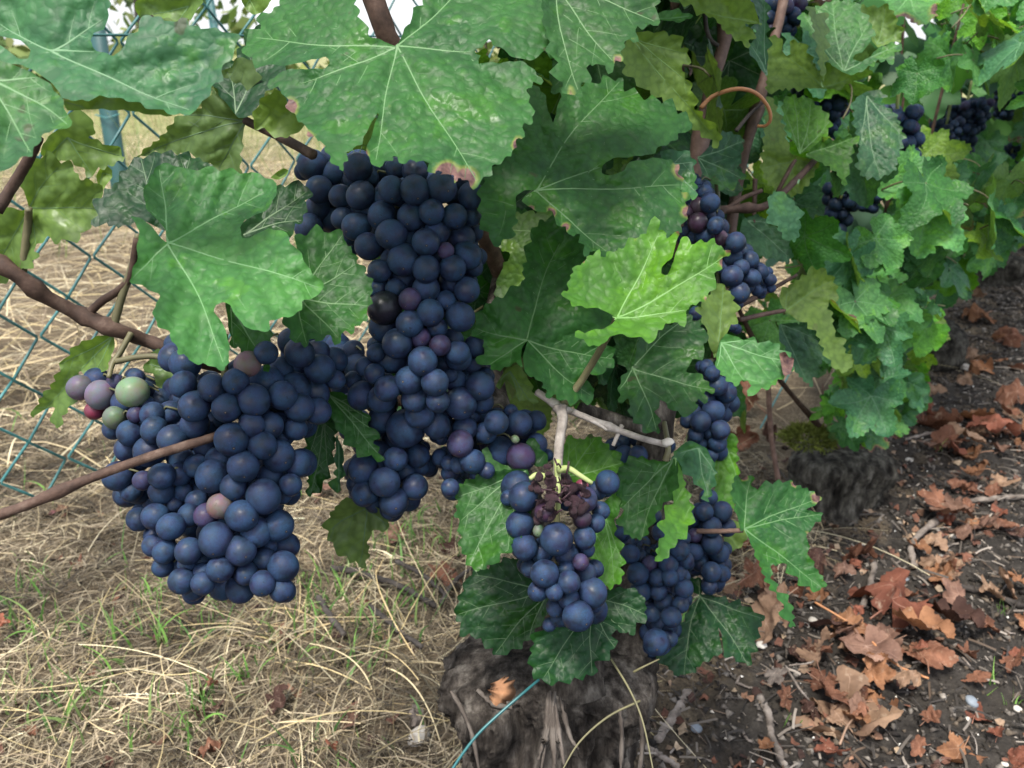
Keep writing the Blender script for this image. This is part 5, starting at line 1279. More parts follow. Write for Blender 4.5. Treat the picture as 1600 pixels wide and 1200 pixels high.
ZA = (450, 230, 3.43); ZD = (90, 530, 2.857)
def w(fr, pts): return [(p[0], p[1], p[2], p[3] if len(p) > 3 else 'd', fr) for p in pts]
B1 = w(ZA, [(740, 652, 70), (882, 650, 68), (620, 603, 82), (738, 510, 70), (958, 582, 72), (652, 945, 68), (762, 887, 70), (520, 860, 84, 'k'), (652, 817, 58, 'p'), (722, 1145, 75), (585, 1052, 73), (815, 1062, 54, 'p'), (710, 1020, 54, 'p'), (922, 908, 74)]) + \
     w(Z480, [(533, 178, 70), (665, 190, 68), (417, 222, 64), (557, 278, 62), (585, 358, 70), (390, 275, 70), (512, 430, 90)]) + \
     w(ZA, [(492, 662, 60), (430, 532, 70), (555, 467, 79), (368, 425, 72), (165, 225, 68), (390, 258, 70), (283, 262, 57), (372, 110, 75), (130, 95, 75), (892, 372, 66), (820, 215, 78), (985, 265, 70), (932, 490, 68), (770, 345, 66), (845, 555, 42, 'p'), (740, 760, 70), (845, 825, 55),
            (960, 765, 66), (910, 1100, 60), (800, 965, 52), (660, 370, 70), (505, 365, 72), (240, 140, 58), (680, 230, 75), (555, 225, 65), (110, 430, 70), (155, 330, 62), (575, 755, 50), (480, 760, 50), (475, 1100, 48), (555, 1130, 78), (880, 720, 65), (290, 380, 55), (680, 130, 65), (800, 450, 65),
            (520, 960, 80), (1000, 460, 45), (990, 370, 45), (640, 490, 50), (580, 110, 55), (510, 270, 50), (80, 130, 45), (960, 180, 60), (620, 700, 70), (990, 640, 50), (720, 440, 50), (795, 620, 10, 'g'), (230, 390, 60), (300, 330, 60), (200, 420, 55), (330, 470, 50), (450, 330, 60), (60, 370, 50), (250, 470, 50), (420, 170, 60), (480, 120, 60), (330, 180, 60), (200, 270, 60), (270, 430, 55), (400, 340, 60)]) + \
     w(Z480, [(670, 410, 68), (395, 375, 70), (285, 260, 68), (350, 145, 48), (300, 110, 48), (240, 180, 45), (360, 40, 45), (680, 290, 55), (785, 60, 65), (710, 90, 40), (560, 450, 50), (740, 150, 40), (770, 180, 55)])
bunch('large central bunch of blue-black grapes hanging under the largest top leaf', None, B1, .400, 655, 110, seed=1)
B2 = [(405, 710, 76), (290, 640, 72), (460, 590, 58), (300, 770, 66), (450, 810, 72), (560, 735, 65), (510, 660, 55), (575, 570, 60), (590, 630, 45), (430, 850, 50), (370, 640, 45), (610, 530, 30), (250, 720, 45), (350, 820, 50), (520, 540, 40), (370, 560, 60), (450, 500, 60), (300, 520, 60), (60, 60, 70), (130, 110, 65), (170, 40, 65), (110, 20, 70), (200, 130, 55), (30, 120, 60), (200, 60, 60), (230, 300, 55), (250, 420, 55), (180, 220, 55)]
bunch('short shaded bunch directly below the large central bunch', Z480, B2, .425, 600, 60, seed=2)
B3 = [(778, 447, 72), (912, 470, 60), (830, 568, 67), (918, 702, 73), (822, 788, 66), (725, 745, 54, 'b'), (705, 895, 72), (815, 943, 64), (1008, 1015, 66), (920, 980, 50), (915, 1090, 54), (725, 1025, 56), (190, 248, 60, 'v'), (335, 235, 62, 'g'), (100, 215, 53, 'v'), (255, 350, 48, 'g'),
      (1005, 250, 60), (875, 272, 66), (755, 305, 62), (690, 215, 58), (610, 300, 64), (515, 445, 60), (430, 405, 56), (325, 420, 56), (465, 610, 56), (508, 835, 56), (435, 790, 56), (585, 945, 54), (555, 1080, 56),
      (985, 520, 68), (885, 860, 62), (985, 832, 66), (840, 1045, 50), (815, 1110, 60), (785, 660, 55), (665, 785, 50, 'p'), (1080, 305, 62), (795, 188, 56), (560, 200, 54), (425, 335, 50), (410, 500, 66), (865, 380, 52), (950, 385, 55), (690, 610, 68), (720, 535, 55), (465, 680, 54), (380, 630, 42, 'p'), (480, 945, 50),
      (258, 195, 38, 'p'), (165, 318, 38, 'r'), (350, 335, 35, 'p'), (1160, 320, 55), (1060, 220, 68), (935, 190, 70), (620, 565, 48), (545, 600, 50), (550, 540, 55), (520, 735, 36), (590, 785, 48), (620, 720, 45), (645, 690, 50), (360, 805, 50), (430, 920, 48), (470, 1015, 44), (580, 1005, 40), (650, 1090, 50), (650, 1045, 45),
      (1070, 555, 60), (1040, 650, 48), (1000, 690, 45), (950, 610, 55), (310, 490, 52), (270, 610, 60), (330, 680, 45), (360, 690, 45), (420, 720, 40), (1060, 400, 48), (1000, 440, 35), (1150, 240, 60), (1170, 130, 60), (1080, 60, 60), (1160, 60, 55), (1240, 180, 40), (1000, 130, 50), (570, 110, 65), (520, 80, 60),
      (848, 110, 55, 'b'), (250, 400, 45), (500, 330, 50), (610, 380, 60), (660, 480, 50), (460, 760, 40), (560, 680, 40), (650, 980, 40), (950, 920, 35), (1020, 920, 55), (1000, 1120, 50), (880, 1000, 40), (700, 700, 50), (860, 620, 50), (930, 60, 50), (1240, 90, 50)]
bunch('large bunch at the left with four pale unripe grapes on its shoulder', ZD, B3, .376, 350, 130, seed=3)
B4 = [(797, 510, 66, 'p'), (860, 602, 62), (1112, 580, 70, 'p'), (1005, 552, 70), (985, 400, 58), (1107, 403, 62), (1083, 487, 20, 'g'), (1195, 390, 48), (790, 620, 45), (930, 455, 55), (935, 520, 35, 'p'), (935, 650, 40), (820, 430, 60), (1195, 510, 50), (745, 740, 45), (740, 610, 40), (745, 660, 45), (800, 300, 80), (900, 210, 70),
      (760, 740, 60), (690, 580, 40), (1060, 340, 35), (800, 680, 45), (910, 290, 60), (820, 200, 60), (930, 160, 45), (750, 430, 45), (1250, 570, 30), (700, 480, 35), (850, 360, 50), (870, 110, 60), (800, 120, 60)]
bunch('dim bunch with purple grapes and a tiny green berry behind the grey spur', Z480, B4, .425, 730, 90, seed=4)
B5 = [(458, 617, 62), (327, 450, 57), (411, 755, 53), (543, 925, 58), (602, 832, 55), (312, 560, 50), (572, 460, 48, 'p'), (663, 393, 46), (570, 612, 43), (560, 537, 37, 's'), (507, 790, 42), (555, 710, 32, 'p'), (495, 738, 33), (450, 828, 34), (508, 855, 40), (575, 755, 40), (388, 585, 24, 'g'), (560, 405, 24, 'r'), (615, 555, 36), (635, 505, 34),
      (620, 425, 36), (410, 510, 38, 's'), (330, 650, 50), (400, 665, 45), (360, 730, 40), (385, 825, 40), (455, 890, 36), (500, 680, 48), (265, 455, 30), (470, 930, 35), (600, 880, 35), (650, 420, 30), (580, 660, 30), (490, 870, 30), (540, 860, 30), (612, 735, 32), (430, 960, 26)]
b5 = bunch('small front bunch with shrivelled dry berries at its top and green stem', Z690, B5, .407, 868, 60, bulge=.012, seed=5, fill=.35, layers=1)
# the shrivelled berries and dry stalks of the small bunch
def raisin_mesh(seed):
    r = np.random.default_rng(seed); u, v = 12, 9
    a = np.arange(u) / u * 2 * np.pi; b = np.linspace(.02, np.pi - .02, v); A, B = np.meshgrid(a, b)
    V = np.stack([np.sin(B) * np.cos(A), np.sin(B) * np.sin(A), np.cos(B)], -1).reshape(-1, 3)
    V *= (1 + .22 * Wave(seed, 3.2, 3)(V) * .6 + .06 * r.normal(size=len(V)))[:, None]; V *= [1, .75, 1.25]
    i = np.arange(v - 1)[:, None] * u; j = np.arange(u)[None]; j2 = (j + 1) % u
    return mesh_np('shrivelled_berry', V, np.stack([i + j, i + u + j, i + u + j2, i + j2], -1).reshape(-1, 4), [M_RAISIN])
RM = [raisin_mesh(s) for s in range(4)]
r = np.random.default_rng(55)
for i in range(44):
    x, y = r.normal(455, 55), r.normal(440, 62)
    if not (355 < x < 585 and 325 < y < 585): continue
    if abs(x - 470) < 14 and y < 400: continue
    p = at(690 + x / 2.553, 600 + y / 2.553, r.uniform(.398, .413)); s = r.uniform(.0014, .0031)
    link('shrivelled_berry', RM[i % 4], b5, p, (r.uniform(0, 6), r.uniform(0, 6), r.uniform(0, 6)), (s, s, s))
for i in range(22):
    a = np.array([r.normal(460, 45), r.normal(430, 60)]); b = a + r.normal(size=2) * 40
    P = [at(690 + q[0] / 2.553, 600 + q[1] / 2.553, r.uniform(.398, .408)) for q in (a, (a + b) / 2 + r.normal(size=2) * 8, b)]
    tube('dry_stalk', P, [.0006, .0005, .0004], M_RAISIN, b5, 5, 7)
for pts in (((872, 735, .405), (888, 732, .402), (905, 742, .401), (925, 755, .401)), ((871, 720, .412), (872, 760, .405), (873, 800, .408)), ((850, 745, .405), (838, 742, .404), (828, 748, .403))):
    tube('green_stalk', [at(*q) for q in pts], [.0019, .0014, .0011], M_GREENSTEM, b5, 7, 12)
B6 = [(227, 792, 38), (237, 855, 36), (350, 950, 36), (345, 805, 30), (298, 805, 30), (302, 858, 32), (340, 755, 34), (380, 705, 34), (325, 895, 35), (383, 905, 30), (395, 845, 34), (295, 1043, 45), (345, 1030, 28), (280, 935, 32), (290, 975, 30), (265, 1005, 30), (340, 985, 32), (270, 1060, 24), (335, 850, 30), (375, 790, 28), (200, 720, 34), (165, 640, 30),
      (270, 755, 28, 'p'), (235, 735, 30), (310, 640, 30), (400, 740, 30), (395, 660, 25), (370, 850, 30), (390, 800, 28), (255, 900, 30), (330, 700, 35), (300, 900, 30), (310, 1000, 30), (190, 680, 30), (360, 880, 28)]
bunch('long narrow bunch hanging over the dark glossy leaf at lower right', Z900, B6, .52, 1030, 45, bulge=.014, seed=6)
B7 = [(470, 563, 33), (537, 563, 35), (437, 650, 25, 'p'), (435, 710, 32), (500, 620, 33), (555, 622, 30), (500, 680, 38), (497, 785, 34), (490, 840, 28), (455, 750, 30), (525, 715, 34), (535, 790, 30), (470, 720, 30), (430, 590, 25), (440, 770, 28), (515, 760, 30), (410, 670, 28), (545, 700, 25), (460, 670, 30), (485, 735, 30), (520, 820, 28), (420, 760, 25), (470, 610, 30), (420, 620, 26)]
bunch('dark bunch behind the red leaf stalk, right of the long narrow bunch', Z900, B7, .57, 1108, 32, bulge=.014, seed=7)
B8 = [(458, 232, 36), (505, 195, 40), (530, 262, 33), (520, 312, 32), (490, 270, 26), (500, 55, 28), (520, 100, 35), (550, 125, 38), (500, 355, 22), (440, 280, 28), (460, 310, 26), (410, 230, 26), (480, 150, 30), (530, 160, 32), (495, 100, 25), (560, 80, 25), (470, 340, 20), (540, 205, 30), (480, 30, 25), (440, 200, 28)]
bunch('partly hidden bunch under the pale leaf with the red tip', Z900, B8, .575, 1110, 35, bulge=.014, seed=8)
B9 = [(353, 348, 54), (332, 533, 56), (440, 543, 46), (370, 625, 56), (140, 240, 52, 's'), (210, 130, 52), (155, 150, 52, 's'), (240, 255, 46), (80, 185, 38, 's'), (382, 483, 42), (430, 445, 46), (340, 435, 48), (180, 310, 50), (255, 330, 50, 's'), (490, 510, 40), (540, 555, 32), (200, 200, 40), (130, 320, 40), (80, 290, 35), (530, 510, 25), (420, 590, 35), (300, 490, 45), (360, 690, 30),
      (180, 70, 40), (330, 810, 30), (545, 600, 25), (130, 740, 35), (280, 400, 40), (210, 250, 40), (145, 60, 25), (140, 20, 25), (300, 440, 40)]
bunch('bunch with wrinkled cracked berries right of the large browned leaf', Z1050, B9, .53, 1120, 60, bulge=.016, seed=9)

def far_bunch(label, px, py, z, wpx, hpx, n, seed, lean=0.0):
    r = np.random.default_rng(seed); c0 = at(px, py, z); k = z / FPX; W, Hh = wpx * k * .65, hpx * k * 1.15; n = int(n * 1.4)
    root = thing('grape_bunch', label, 'grape bunch', c0, 'bunches on the farther vines')
    pts = []; tries = 0; rad = .0072
    while len(pts) < n and tries < n * 60:
        tries += 1
        t = r.uniform(0, 1); R = W * (1 - .55 * t) ; q = r.normal(size=2); q = q / np.linalg.norm(q) * R * r.uniform(.3, 1) ** .5
        p = np.array([q[0] + lean * Hh * t, q[1], -t * Hh])
        if all(np.linalg.norm(p - o) > rad * 1.55 for o in pts): pts.append(p)
    for p in pts: add_grape(root, c0 + p, rad * r.uniform(.85, 1.1), 'd' if r.uniform() > .06 else 'p', r, GRAPES_LO, c0 + [0, 0, p[2]])
    tube('bunch_stem', [c0 + [0, 0, .03], c0, c0 + [lean * Hh * .7, 0, -Hh * .8]], [.002, .0018, .001], M_GREENSTEM, root, 6, 8)
far_bunch('bunch beside the bluish drooping leaf at the upper right', 1402, 172, .86, 46, 95, 46, 21, .35)
far_bunch('bunch in shade between bluish leaves far at the upper right', 1512, 158, 1.3, 56, 75, 60, 22)
far_bunch('small bunch near the right edge of the upper row', 1578, 133, 1.5, 34, 45, 30, 23)
far_bunch('bunch hanging in the shade by the yellowing leaf below the bluish one', 1318, 285, .92, 40, 70, 36, 24)
far_bunch('short dark bunch just right of the yellowing leaf', 1366, 280, 1.0, 36, 40, 24, 25)
far_bunch('dark bunch high behind the top right canes', 1218, 6, .80, 60, 60, 40, 26)
far_bunch('dark bunch in the gap under the pale grey-green leaf', 1290, 140, .82, 70, 65, 46, 27)
far_bunch('distant bunch under the leaves at the far right edge', 1584, 225, 1.7, 30, 50, 30, 28)
far_bunch('little bunch in the upper right shadow under pale leaves', 1480, 190, 1.25, 34, 50, 30, 29)
far_bunch('dark bunch deep in the shade above the dead grey cane', 1000, 690, .58, 70, 70, 34, 30)

# ------------------------------------------------------------------ on the ground: dry leaves, twigs, stones, wire, moss
DRY = [dry_leaf(700 + i) for i in range(7)]
DRYBIG = [dry_leaf(780, .055, 1.9), dry_leaf(781, .055, 1.6)]
DCOL = {'tan': (.29, .195, .13), 'rust': (.20, .098, .062), 'orange': (.29, .15, .080), 'dark': (.085, .048, .038), 'pink': (.22, .135, .10), 'grey': (.20, .18, .16), 'red': (.25, .10, .065)}
def drop_leaf(px, py, wpx, col, label, r, tilt=.25, lift=.010, group=None, name='fallen_leaf', xy=None):
    g = on_ground(px, py) if xy is None else np.array([xy[0], xy[1], float(ground_z(np.array([xy]))[0])])
    z = (g - CC) @ FW; s = wpx * z / FPX / .125
    o = link(name, DRYBIG[r.integers(0, 2)] if wpx > 140 else DRY[r.integers(0, 7)], None, g + [0, 0, lift], (r.normal() * tilt, r.normal() * tilt, r.uniform(0, 6.28)), (s, s * r.uniform(.7, 1), s * r.uniform(.75, 1.4)))
    c = DCOL[col]; k = r.uniform(.55, .95); o.color = (c[0] * k, c[1] * k, c[2] * k, 1)
    return tag(o, label, 'fallen leaf', group or 'dry leaves fallen under the vines')
r = np.random.default_rng(99)
for px, py, wp, c, lab, tl in [
    (1330, 1140, 210, 'tan', 'largest pale tan dry leaf lying at the bottom right', .2), (1285, 1105, 90, 'rust', 'curled rust leaf behind the largest tan leaf', .5), (1390, 965, 170, 'red', 'big red-orange dry leaf lying across a pale twig', .25), (1430, 1000, 130, 'orange', 'orange-red leaf right of the big red-orange one', .3),
    (1300, 990, 120, 'dark', 'brown dry leaf under the big red-orange leaf', .3), (1275, 1035, 100, 'tan', 'forked tan leaf standing on its lobes near a white stem', .6), (1355, 1075, 85, 'orange', 'bright orange curled leaf near the largest tan leaf', .5), (1405, 1085, 70, 'tan', 'narrow tan leaf beside the bright orange curled one', .5),
    (1350, 1030, 130, 'pink', 'pinkish dry leaf with a long orange stalk', .2), (1215, 960, 110, 'tan', 'tan leaf half under the green hanging leaf tip', .3), (1175, 925, 110, 'rust', 'dark red dry leaf right of the dark bunch', .5), (1200, 990, 120, 'tan', 'crumpled beige leaf beside the white stones', .4),
    (1480, 985, 120, 'dark', 'dull brown leaf at the right end of the orange heap', .2), (1440, 1040, 110, 'rust', 'flat rust leaf below the orange heap', .15), (1590, 920, 60, 'orange', 'pale orange spiky leaf at the right edge', .4), (1490, 820, 110, 'pink', 'pink-red leaf lying over the long pale twig', .2),
    (1455, 800, 90, 'rust', 'brown-red leaf under the bend of the pale twig', .3), (1520, 760, 60, 'orange', 'orange curled leaf above the long pale twig', .5), (1560, 770, 60, 'tan', 'tan leaf scrap on the soil near the right edge', .3), (1470, 670, 110, 'rust', 'rust leaf at the left end of the mid-ground heap', .3),
    (1500, 700, 90, 'tan', 'brownish leaf in front of the mid-ground heap', .3), (1550, 690, 110, 'red', 'reddish leaf in the middle of the mid-ground heap', .3), (1530, 655, 100, 'orange', 'orange leaf on top of the mid-ground heap', .4), (1585, 640, 80, 'rust', 'rust leaf at the right edge above the heap', .3),
    (1510, 480, 60, 'tan', 'light tan leaf on the dark soil farther back', .5), (1530, 505, 70, 'orange', 'orange-brown leaf below the light tan one farther back', .4), (1570, 535, 70, 'rust', 'rust leaf near the right edge farther back', .4), (1530, 580, 50, 'orange', 'small orange leaf by the pale stone', .4),
    (1315, 745, 52, 'dark', 'dark red dry leaf caught on the mossy stump', 1.2), (1165, 650, 100, 'rust', 'large upright brown leaf seen through the gap beside the partly hidden bunch', 1.2), (1150, 700, 80, 'rust', 'rusty leaf below the upright brown one in the gap', .8), (1205, 700, 50, 'dark', 'small dark red leaf by the thin brown sucker', .6),
    (1150, 1000, 50, 'grey', 'greyish torn leaf scrap in front of the dark glossy leaf', .3), (1205, 1070, 55, 'grey', 'grey-white decayed leaf on the bare soil', .3), (1195, 1185, 40, 'orange', 'small orange scrap on the soil near the bottom edge', .4), (1290, 1195, 70, 'red', 'red-brown leaf at the very bottom, right of centre', .3),
    (1580, 1055, 60, 'rust', 'flat brown scrap at the right edge low down', .2), (330, 1120, 80, 'dark', 'dark maroon rotting leaf among the straw', .4), (430, 1110, 80, 'dark', 'dark purple-brown leaf in straw left of the loops of dry grass', .4), (330, 1100, 40, 'rust', 'small orange-brown scrap on the maroon leaf', .6),
    (330, 1190, 70, 'rust', 'rust leaf lying in straw at the bottom left', .3), (55, 1160, 40, 'rust', 'small rust scrap in grass at the lower left corner', .3), (8, 1010, 45, 'red', 'red leaf cut by the left edge', .6), (510, 785, 60, 'pink', 'pink dry leaf under the hanging leaf left of the low bunch', .4),
    (635, 805, 55, 'red', 'orange-red leaf in grass below the central bunch', .5), (620, 850, 60, 'pink', 'dull pink leaf among green blades below the central bunch', .3), (700, 910, 90, 'rust', 'dark rust leaf on the ground left of the broad dark leaf', .3), (710, 870, 60, 'dark', 'dark brown leaf in shade left of the small front bunch', .3),
    (545, 1140, 50, 'pink', 'pink-brown scrap left of the stump', .3), (520, 1180, 40, 'red', 'red scrap low at the left of the stump', .4), (650, 1140, 60, 'grey', 'pale grey leaf leaning on the stump', .4), (1240, 870, 70, 'pink', 'pale purple-pink leaf behind the wrinkled leaf', .3), (1275, 890, 60, 'dark', 'brown leaf behind the wrinkled leaf tip', .4)]:
    drop_leaf(px, py, wp, c, lab, r, tl, .012 + .02 * (tl > 1) + .012 * (tl > .45))
cols = ['rust', 'orange', 'tan', 'dark', 'pink', 'red', 'rust', 'rust']
n = 0
while n < 45:
    c = np.array([r.uniform(.2, 2.2), r.uniform(.5, 3.6)])
    s = row_side(c[None])[0]
    if s < .12 or not near_litter(c[None])[0]: continue
    px, py, zz = project([c[0], c[1], 0])
    if not (1100 < px < 1680 and 330 < py < 1230): continue
    n += 1; cl = cols[r.integers(0, 8)]
    near_ = 'near the bottom edge' if py > 1050 else 'low on the open soil' if py > 880 else 'on the soil midway back' if py > 680 else 'far back along the row' if py > 500 else 'farthest back'
    sd = 'close to the row' if s < .3 else 'well away from the row' if s > .55 else 'a step off the row'
    drop_leaf(px, py, 65 * r.uniform(.45, 1.15) / zz, cl, 'small %s dry leaf %s %s' % ({'rust': 'rust brown', 'dark': 'dark brown', 'pink': 'pinkish', 'red': 'red-brown'}.get(cl, cl), near_, sd), r, .35, .006, 'small %s leaves %s' % (cl, near_))
HEAP = [(1400, 985, 70, 'red-orange heap'), (1300, 1010, 60, 'heap beside the white pebbles'), (1500, 690, 60, 'mid-ground heap'), (1560, 655, 45, 'mid-ground heap'), (1185, 940, 50, 'heap below the dark bunch'), (1350, 1120, 70, 'heap around the largest tan leaf'), (1490, 850, 60, 'heap by the long pale twig'), (1570, 960, 50, 'right-hand heap'), (1555, 560, 40, 'farther heap'), (1590, 430, 30, 'farthest heap'), (1240, 900, 40, 'heap behind the wrinkled leaf')]
WORD = {'rust': 'rust brown', 'orange': 'orange', 'tan': 'tan', 'dark': 'dark brown', 'pink': 'pinkish', 'red': 'red-brown'}
for hx, hy, hs, hn in HEAP:
    for i in range(9):
        px, py = hx + r.normal() * hs * 1.25, hy + r.normal() * hs * .6
        if py > 1215: continue
        cl = cols[r.integers(0, 8)]
        wl_ = max(30, hs * r.uniform(.7, 1.25)); size = 'larger' if wl_ > hs * 1.08 else 'small' if wl_ < hs * .86 else 'medium'
        dx, dy = (px - hx) / hs, (py - hy) / hs
        side_ = 'left side' if dx < -.6 else 'right side' if dx > .6 else 'front' if dy > .2 else 'back' if dy < -.2 else 'middle'
        drop_leaf(px, py, wl_, cl, '%s %s leaf at the %s of the %s' % (size, WORD[cl], side_, hn), r, .38, r.uniform(.004, .014), 'crumpled %s leaves in the %s' % (WORD[cl], hn))
def twig(pts, r0, r1, mat, label, seed=0, lift=.003, name='twig', forks=()):
    rr = np.random.default_rng(seed)
    P = np.array([on_ground(x, y, lift + (h[0] if h else 0)) for x, y, *h in pts]); P = catmull(P, 26)
    R = .78 * np.linspace(r0, r1, 26) * (1 + .10 * rr.normal(size=26)); P = P + rr.normal(size=P.shape) * r0 * .12
    o = P.mean(0); parts = [tube_arrays(P - o, R, 8, .06, rr)]
    for a, b in forks:
        q = np.array([on_ground(*a, lift + .002), on_ground(*b, lift + .006)]); parts.append(tube_arrays(catmull(q, 8) - o, np.linspace(r1, r1 * .5, 8), 6))
    V, F = merge(parts)
    return tag(link(name, mesh_np(name, V, F, [mat]), None, o), label, 'twig', 'twigs lying under the vines')
twig([(1185, 1090), (1200, 1120), (1205, 1150), (1225, 1200)], .0048, .0042, M_TWIG, 'thick grey twig lying upright in the picture near the bottom edge', 1)
twig([(1075, 1085), (1050, 1125), (1028, 1160)], .0062, .0045, M_TWIG, 'short pale weathered root piece beside the stump', 2)
twig([(1425, 890), (1428, 850), (1500, 795), (1560, 784), (1610, 782)], .0055, .0045, M_TWIG, 'long pale bent twig reaching the right edge', 3, .006)
twig([(1365, 890), (1358, 920), (1345, 960)], .0045, .0038, M_TWIG, 'pale short twig under the big red-orange leaf', 4, .010)
twig([(1470, 912), (1540, 930), (1610, 955)], .0045, .0052, M_DTWIG, 'dark twig at the right edge above bare soil', 5)
twig([(1375, 910), (1400, 900), (1415, 888)], .0025, .002, M_TWIG, 'thin grey twig crossing the pale short one', 6)
twig([(1270, 965), (1340, 1010), (1390, 1060), (1445, 1086)], .0016, .0014, M_TENDRIL, 'long thin orange leaf stalk on the dry leaves', 7, .020)
twig([(1225, 1055), (1245, 1090), (1262, 1110)], .0014, .0012, M_TWIG, 'thin white stem left of the bright orange leaf', 8, .012)
twig([(1230, 1055), (1262, 1052), (1270, 1045)], .001, .001, M_TWIG, 'tiny pale curved stem near the forked tan leaf', 9, .012)
twig([(520, 905), (570, 915), (630, 935), (680, 965)], .0055, .0040, M_DTWIG, 'dark wet stick lying behind the small front bunch', 10, .016)
twig([(620, 895), (660, 915), (700, 950)], .0035, .003, M_DTWIG, 'thin dark stick above the wet one', 11, .016)
twig([(500, 950), (520, 985), (540, 1010)], .0045, .004, M_DTWIG, 'dark stump of a stick in the straw left of the wet stick', 12, .016)
twig([(580, 965), (620, 1000), (660, 1030)], .004, .003, M_DTWIG, 'dark stick under the straw left of the stump', 13, .016)
twig([(690, 960), (712, 925), (760, 890)], .0035, .0028, M_DTWIG, 'dark stick leaning towards the broad dark leaf', 14, .016)
twig([(1005, 1170), (1030, 1185), (1060, 1205)], .0035, .003, M_TWIG, 'grey root at the right foot of the stump', 15, .004)
twig([(1150, 1070), (1170, 1076), (1186, 1080)], .0016, .0014, M_TWIG, 'straw-coloured stalk on bare soil below the dark glossy leaf', 16, .003)
twig([(1200, 720), (1250, 790), (1285, 830)], .0018, .0014, M_DTWIG, 'thin dark stem slanting behind the wrinkled leaf', 17, .01)
twig([(1415, 690), (1460, 680), (1490, 690)], .003, .003, M_TWIG, 'twig in front of the mid-ground leaf heap', 18, .004)
twig([(1545, 420), (1570, 440), (1600, 460)], .006, .005, M_TWIG, 'twig on the soil far back at the right', 19, .004)
twig([(1500, 525), (1530, 530), (1560, 540)], .004, .003, M_DTWIG, 'dark twig on the soil behind the small orange leaf', 20, .004)
twig([(1460, 1010), (1490, 1030), (1520, 1050)], .002, .002, M_DTWIG, 'thin dark twig on bare soil low at the right', 21, .003)
for i in range(46):
    px, py = r.uniform(1060, 1600), r.uniform(430, 1190)
    if px < 1480 and py < 700: continue
    zz = project(on_ground(px, py))[2]; a = r.uniform(0, 3.14); L = r.uniform(18, 55) / zz * .8
    twig([(px, py), (px + L * .5 * math.cos(a), py + L * .3 * math.sin(a) + r.normal() * 2), (px + L * math.cos(a), py + L * .6 * math.sin(a))], .0016, .0012, M_TWIG if i % 3 else M_DTWIG,
         '%s %s twig %s' % ('small', 'bare pale' if i % 3 else 'blackish', ('at the bottom edge right of the stump' if px < 1250 else 'at the bottom edge near the right corner') if py > 1050 else ('on soil below the wrinkled leaf' if px < 1320 else 'on open soil among the leaf heaps' if px < 1480 else 'on open soil by the right edge') if py > 800 else 'on soil behind the long pale twig'), 100 + i, .002)
def stone(px, py, wpx, mat, label, seed):
    rr = np.random.default_rng(seed); u, v = 14, 9
    a = np.arange(u) / u * 2 * np.pi; b = np.linspace(.03, np.pi - .03, v); A, B = np.meshgrid(a, b)
    V = np.stack([np.sin(B) * np.cos(A), np.sin(B) * np.sin(A), np.cos(B)], -1).reshape(-1, 3)
    V *= (1 + .10 * Wave(seed, 1.8, 3)(V))[:, None]; g = on_ground(px, py); z = project(g)[2]; s = wpx * z / FPX / 2
    V *= [s, s * rr.uniform(.7, 1), s * rr.uniform(.5, .75)]
    i = np.arange(v - 1)[:, None] * u; j = np.arange(u)[None]; j2 = (j + 1) % u
    o = link('stone', mesh_np('stone', V, np.stack([i + j, i + u + j, i + u + j2, i + j2], -1).reshape(-1, 4), [mat]), None, g + [0, 0, s * .25], (0, 0, rr.uniform(0, 6)))
    return tag(o, label, 'stone', 'stones on the soil')
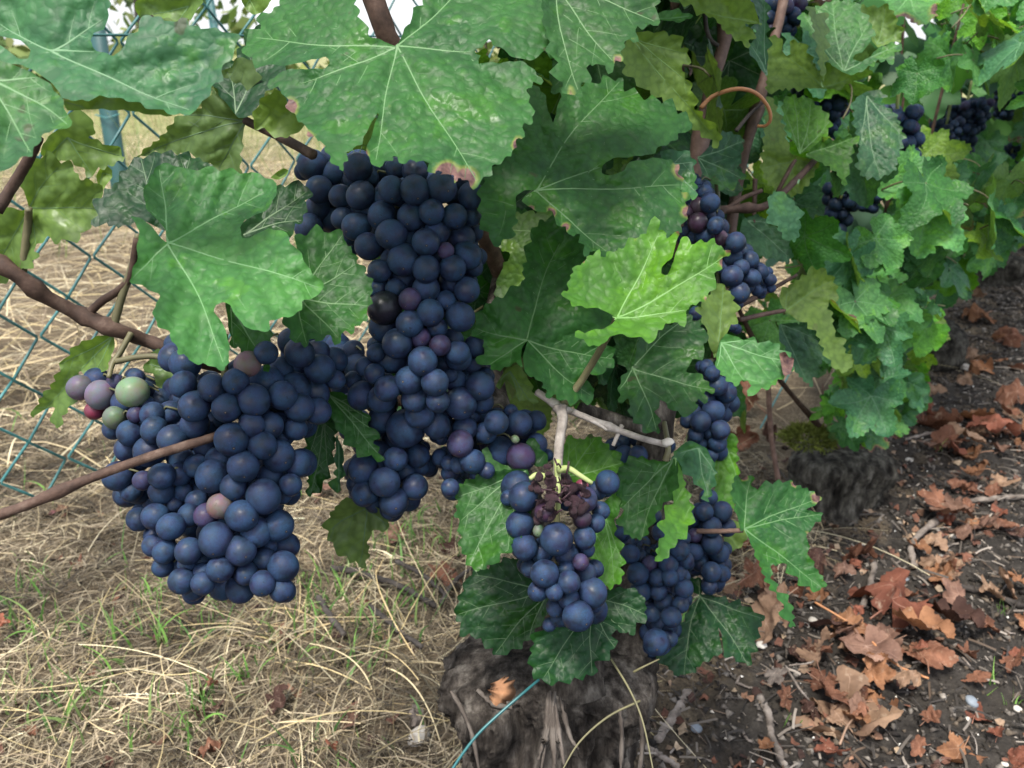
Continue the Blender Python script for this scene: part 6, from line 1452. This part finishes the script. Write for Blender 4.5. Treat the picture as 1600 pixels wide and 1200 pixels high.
for i, a in enumerate([(1270, 973, 15, M_STONE, 'white pebble right of the crumpled beige leaf'), (1260, 978, 11, M_STONE, 'smaller white pebble touching the first one'), (1190, 1010, 17, M_STONE, 'off-white pebble by the dark glossy leaf tip'), (1517, 1098, 24, M_BSTONE, 'flat blue-grey stone on bare soil at lower right'),
                       (1414, 906, 15, M_BSTONE, 'bluish white pebble near the thin grey twig'), (1490, 838, 12, M_STONE, 'yellowish pebble below the pink-red leaf'), (1507, 577, 22, M_STONE, 'pale stone on the soil left of the small orange leaf'), (1586, 528, 12, M_STONE, 'white fleck of stone near the right edge farther back'),
                       (1088, 1140, 20, M_BSTONE, 'grey stone beside the pale root piece'), (1570, 1195, 12, M_STONE, 'white pebble at the bottom edge right'), (1512, 1125, 10, M_STONE, 'tan pebble under the blue-grey stone'), (655, 1155, 44, M_STONE, 'large pale stone against the left foot of the stump'),
                       (1420, 720, 12, M_STONE, 'small white pebble at the foot of the second stump'), (1590, 1110, 14, M_STONE, 'orange-white pebble at the right edge low down')]):
    stone(*a, 300 + i)
# teal wires
P = [at(842, 1062, .466), at(815, 1085, .458), at(775, 1120, .452), at(740, 1155, .448), at(705, 1205, .444), at(690, 1240, .440)]
tag(tube('wire', P, .0008, M_TEAL, None, 7, 24), 'teal plastic-coated wire slanting across the old stump', 'wire')
P = [on_ground(1185, 695, .03), on_ground(1215, 650, .05), on_ground(1250, 605, .09)]
tag(tube('wire', P, .0014, M_TEALW, None, 6, 10), 'pale teal wire end seen in the gap beside the thin sucker', 'wire')
# moss cushion on the second stump
mp = at(1262, 690, 1.06)
rr = np.random.default_rng(5); n = 1500
d = rr.normal(size=(n, 3)); d /= np.linalg.norm(d, axis=1)[:, None]; d[:, 2] = np.abs(d[:, 2])
c = d * np.array([.034, .030, .020]) * rr.uniform(.6, 1.05, (n, 1)); u = d * .6 + rr.normal(size=(n, 3)) * .5; v = np.cross(u, rr.normal(size=(n, 3))); v /= np.linalg.norm(v, axis=1)[:, None]
V = np.stack([c - v * .0014, c + u * .007, c + v * .0014], 1).reshape(-1, 3)
o = link('moss_cushion', mesh_np('moss_cushion', V, np.arange(3 * n).reshape(n, 3), [M_MOSS]), None, mp); tag(o, 'yellow-green moss cushion growing on the second stump', 'moss', kind='thing')
# long dry stems leaning by the stump
for i, (pts, lab) in enumerate([([(955, 1030, .47), (985, 1080, .455), (1005, 1130, .445), (1022, 1210, .43)], 'long dry stem crossing the right side of the stump'), ([(1000, 1095, .455), (950, 1120, .45), (905, 1160, .445), (875, 1210, .44)], 'pale bent straw over the middle of the stump'),
                                ([(990, 1050, .47), (1005, 1042, .468), (1030, 1030, .47)], 'short straw wisp under the dark glossy leaf')]):
    tag(tube('dry_stem', [at(*q) for q in pts], [.0007, .0006, .0004], attr_mat('dry_stem') if False else M_PET, None, 6, 16), lab, 'dry stem', 'dry stems by the stump')
